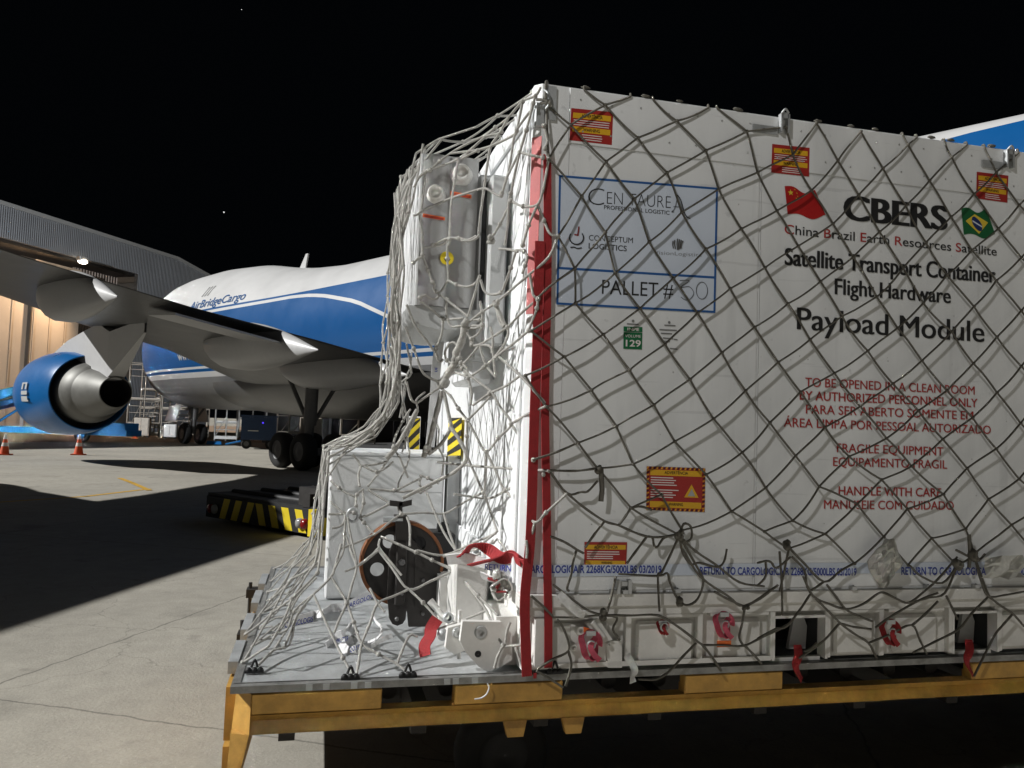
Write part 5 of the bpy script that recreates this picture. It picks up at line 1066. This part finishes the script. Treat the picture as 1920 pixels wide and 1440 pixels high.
# loose printed band, red strap bundle and bits by the corner
rt = thing('loose_band', bk(930, 1070, 1, .15), 'crumpled white band printed RETURN lying over the red strap bundle', 'strap')
q = MB(); Pb = [bk(838, 1050, 1, .30), bk(875, 1047, 1, .26), bk(910, 1057, 1, .20), bk(940, 1066, 1, .14), bk(966, 1073, 1, .08)]; ribbon(q, Pb, .045, (0, -.3, 1)); ribbon(q, [p+V((.0, .03, .012)) for p in Pb[:4]], .03, (0, -1, .5)); ribbon(q, [bk(902, 1078, 1, .16), bk(925, 1086, 1, .12), bk(945, 1080, 1, .12), bk(955, 1100, 1, .1)], .04, (0, -1, .8)); q.build('band', 'white_web', rt)
q = MB(); a_, b_ = bk(908, 1068, 1, .19), bk(957, 1071, 1, .09); lay_text(q, 'RETURN', lambda u, v: a_+(b_-a_)*u+V((0, -.006-.008*v, .026*v)), .015); q.build('lettering', 'tape_blue', rt)
q = MB(); ribbon(q, [bk(865, 1048, 1, .28), bk(885, 1024, 1, .24), bk(915, 1030, 1, .2), bk(940, 1046, 1, .13), bk(968, 1044, 1, .06), bk(984, 1060, 1, -.02)], .05, (0, -.6, 1), tw=lambda t: .8*sin(t*9)); ribbon(q, [bk(880, 1060, 1, .2), bk(920, 1050, 1, .15), bk(955, 1040, 1, .1), bk(975, 1052, 1, .0)], .05, (0, -1, .4)); ribbon(q, [bk(915, 1085, 1, .12), bk(935, 1092, 1, .1), bk(930, 1108, 1, .1), bk(950, 1110, 1, .08)], .04, (0, -1, .3))
tag(q.build('strap_bundle', 'red_web', base=bk(930, 1050, 1, .15)), 'twisted bundle of red webbing at the foot of the container corner', 'strap')
q = MB()
for k in range(8): c = bk(920+random.uniform(0, 35), 1075+random.uniform(0, 35), 1, .09); q.blob(c, random.uniform(.01, .022), n=5, jit=.35)
ribbon(q, [bk(920, 1100, 1, .1), bk(945, 1085, 1, .07), bk(958, 1105, 1, .07), bk(935, 1125, 1, .08), bk(922, 1110, 1, .1)], .035, (0, -1, .2)); tag(q.build('plastic_wrap', 'plastic', base=bk(935, 1100, 1, .09)), 'crumpled clear plastic wrap below the red strap bundle', 'plastic wrap')
q = MB(); ribbon(q, [wp(960, 520, .25), wp(915, 590, .23), wp(905, 650, .2), wp(865, 720, .18), wp(870, 800, .16)], .052, (1, 0, .4), tw=lambda t: .9*t-.3); tag(q.build('red_tag', 'red_web', base=wp(870, 800, .16)), 'red cloth remove before flight streamer hanging beside the jack lever', 'streamer')
# printed bands on the pallet deck
def deck(px, py, h=.004): return bk(px, py, 2, PT+h)
q = MB(); pts = [deck(528, 1172, .006), deck(548, 1166, .01), deck(568, 1160, .012), deck(590, 1153, .012), deck(605, 1150, .03), deck(618, 1142, .012), deck(650, 1136, .02), deck(680, 1122, .05), deck(705, 1110, .07), deck(725, 1104, .08)]
db = thing('deck_band', deck(600, 1150, 0), 'white printed band lying across the pallet deck below the grey box', 'strap'); ribbon(q, pts, .045, (.3, .55, .75)); q.build('band', 'white_web', db)
for body, a_, b_ in (('CARGOLOGI', (648, 1141), (702, 1119)), ('CARGOLOGIS', (534, 1176), (587, 1164))):
    q = MB(); pa, pb = deck(*a_, .03), deck(*b_, .045); lay_text(q, body, lambda u, v: pa+(pb-pa)*u+V((.0, .006*v-.012, .022*v)), .012); q.build('lettering', 'tape_blue', db)
q = MB(); pts = [deck(612, 1212, .004), deck(628, 1196, .02), deck(642, 1188, .05), deck(655, 1175, .06), deck(666, 1188, .04), deck(662, 1200, .012), deck(640, 1206, .012), deck(650, 1220, .005), deck(668, 1218, .012), deck(680, 1208, .02), deck(672, 1194, .05)]
lb = thing('looped_band', deck(650, 1205, 0), 'small crumpled loop of white printed band on the pallet deck', 'strap'); ribbon(q, pts, .04, (.1, .6, .8), tw=lambda t: .9*sin(t*8)); q.build('band', 'white_web', lb)
for body, a_, b_, fl in (('RETURN', (652, 1199), (628, 1206), 0), ('2019', (655, 1221), (676, 1215), 0)):
    q = MB(); pa, pb = deck(*a_, .03), deck(*b_, .03); lay_text(q, body, lambda u, v: pa+(pb-pa)*u+V((0, .012*v-.014, .016*v)), .012); q.build('lettering', 'tape_blue', lb)
q = MB(); ribbon(q, [deck(690, 1205, .02), deck(710, 1195, .08), deck(716, 1178, .10), deck(705, 1165, .09), deck(698, 1150, .05)], .012, (0, 1, .3)); ribbon(q, [deck(695, 1213, .004), deck(715, 1200, .01), deck(735, 1192, .02)], .02, (0, .5, 1)); tag(q.build('thin_strap', 'white_web', base=deck(705, 1195, 0)), 'thin pale strap curling up from the pallet deck beside the castor wheel', 'strap')
# vertical printed band down the end wall
hb = thing('hanging_band', bk(822, 740, 1, 1.15), 'white band with blue print hanging down the lit end wall behind the net', 'strap')
q = MB(); P = [bk(826, 628, 1, 1.1), bk(818, 690, 1, 1.12), bk(815, 740, 1, 1.15), bk(810, 800, 1, 1.22), bk(806, 838, 1, 1.3)]; ribbon(q, P, .05, (1, 0, 0)); q.build('band', 'white_web', hb)
q = MB(); pa, pb = P[1]+V((0, -.006, 0)), P[4]+V((0, -.006, .04)); lay_text(q, 'RETURN TO CARGOLOGICAIR', lambda u, v: pa+(pb-pa)*u+V((.006-.014*v, -.003, 0)), .012); q.build('lettering', 'tape_blue', hb)
# white plastic tag and slip of tape on the base
q = MB(); ribbon(q, [kp(300, 90, .05), kp(380, 160, .055), kp(460, 240, .055), kp(560, 320, .06), kp(620, 330, .06)], .035, (.6, 0, .8), tw=lambda t: .5*t); o = q.build('tape_slip', 'white_web', base=kp(450, 240, .05)); tag(o, 'white slip of printed tape knotted on the container base by the red straps', 'tape')
q = MB(); ribbon(q, [kp(1120, 820, .045), kp(1190, 930, .05), kp(1215, 1010, .05), kp(1190, 1080, .05), kp(1195, 1150, .045)], .03, (1, 0, 0), tw=lambda t: .7*sin(t*6)); tag(q.build('tape_slip', 'white_web', base=kp(1200, 1050, .05)), 'pale end of tape hanging below the middle of the container base', 'tape')
q = MB(); P = [fr(914, 1281, .03), fr(917, 1290, .035), fr(912, 1302, .035), fr(902, 1309, .03), fr(890, 1311, .03)]; q.tube(catmull(P), .003, 5); tag(q.build('cable_tie', 'white_web', base=P[2]), 'thin white cable tie curling over the orange dolly rail', 'cable tie')
# pink and red lashings hooked along the base
def lashing(px, py, m, lab, s=1.0, tagbar=False):
    c = fr(px, py, .03); t = thing('lashing_loop', c, lab, 'lashing', 'pink and red lashings on the container base')
    q = MB(); loop = [c+V((.030*s*cos(a_)*(1.15 if a_ < 3 else .8), -.014*sin(a_*1.5+1), .045*s*sin(a_))) for a_ in [k*pi/5 for k in range(11)]]; ribbon(q, loop, .022*s, (.2, -1, .3), tw=lambda t_: 1.1*sin(t_*9), k=4); ribbon(q, [c+V((.02*s, -.01, .03*s)), c+V((-.005, -.02, .005)), c+V((.012*s, -.02, -.03*s)), c+V((.035*s, -.01, -.05*s))], .02*s, (1, 0, .2)); q.build('webbing', m, t)
    q = MB(); q.tube([c+V((.016*cos(k*pi/6), -.018, .016*sin(k*pi/6)+.006)) for k in range(13)], .004, 6); q.box(c+V((-.02, -.012, .035*s)), c+V((.02, -.004, .052*s))); q.build('ring', 'alu', t)
    if tagbar: q = MB(); q.box(c+V((-.032, -.012, -.088)), c+V((.032, -.008, -.062))); q.build('tag', 'orange_label', t)
lashing(1356, 1172, 'pink_web', 'pink lashing loop with an orange tag on the container base', 1.05, True)
lashing(1106, 1210, 'pink_web', 'pink coiled lashing beside the latch next to the red straps', 1.15)
lashing(1668, 1186, 'red_web', 'dull red lashing knotted between the two fork pockets', 1.1)
lashing(1242, 1176, 'red_web', 'small faded red lashing end left of the pink loop', .55)
for px, py, lab in ((1497, 1215, 'dark red streamer hanging from the first fork pocket'), (1818, 1205, 'dark red streamer hanging from the second fork pocket')):
    P = [fr(px-2, py-6, .02), fr(px, py+14, .03), fr(px-5, py+34, .03), fr(px+6, py+60, .028)]; q = MB(); ribbon(q, P, .034, (1, 0, 0), tw=lambda t: .8*sin(t*5)); tag(q.build('red_streamer', 'red_web', base=P[1]), lab, 'streamer', 'red streamers at the fork pockets')
# crumpled plastic pouch caught in the net
c = fr(1656, 1054, .05); q = MB(); rows = []
for i in range(9):
    u = i/8*2-1; wd = (1-abs(u)**1.3)*.075+.01; rows.append([c+V((wd*(j/8*2-1)+.02*u, -.02*(1-(j/8*2-1)**2)-random.uniform(0, .028), .105*u+random.uniform(-.006, .006))) for j in range(9)])
q.grid(rows, 0, False); q.grid([[p+V((0, .006, 0)) for p in r_] for r_ in rows], 0, False, flip=True); tag(q.build('plastic_pouch', 'plastic', base=c), 'crumpled clear plastic pouch caught in the net near the container foot', 'pouch')
c = fr(1870, 1062, .05); q = MB(); rows = [[c+V((.11*u+.02*random.random(), -.01-random.uniform(0, .03), .05*v+random.uniform(-.01, .01))) for u in (-1, -.6, -.2, .2, .6, 1)] for v in (-1, -.5, 0, .5, 1)]
q.grid(rows, 0, False); tag(q.build('plastic_pouch', 'plastic', base=c), 'small clear plastic sheet tucked behind the big knot at the right', 'pouch')
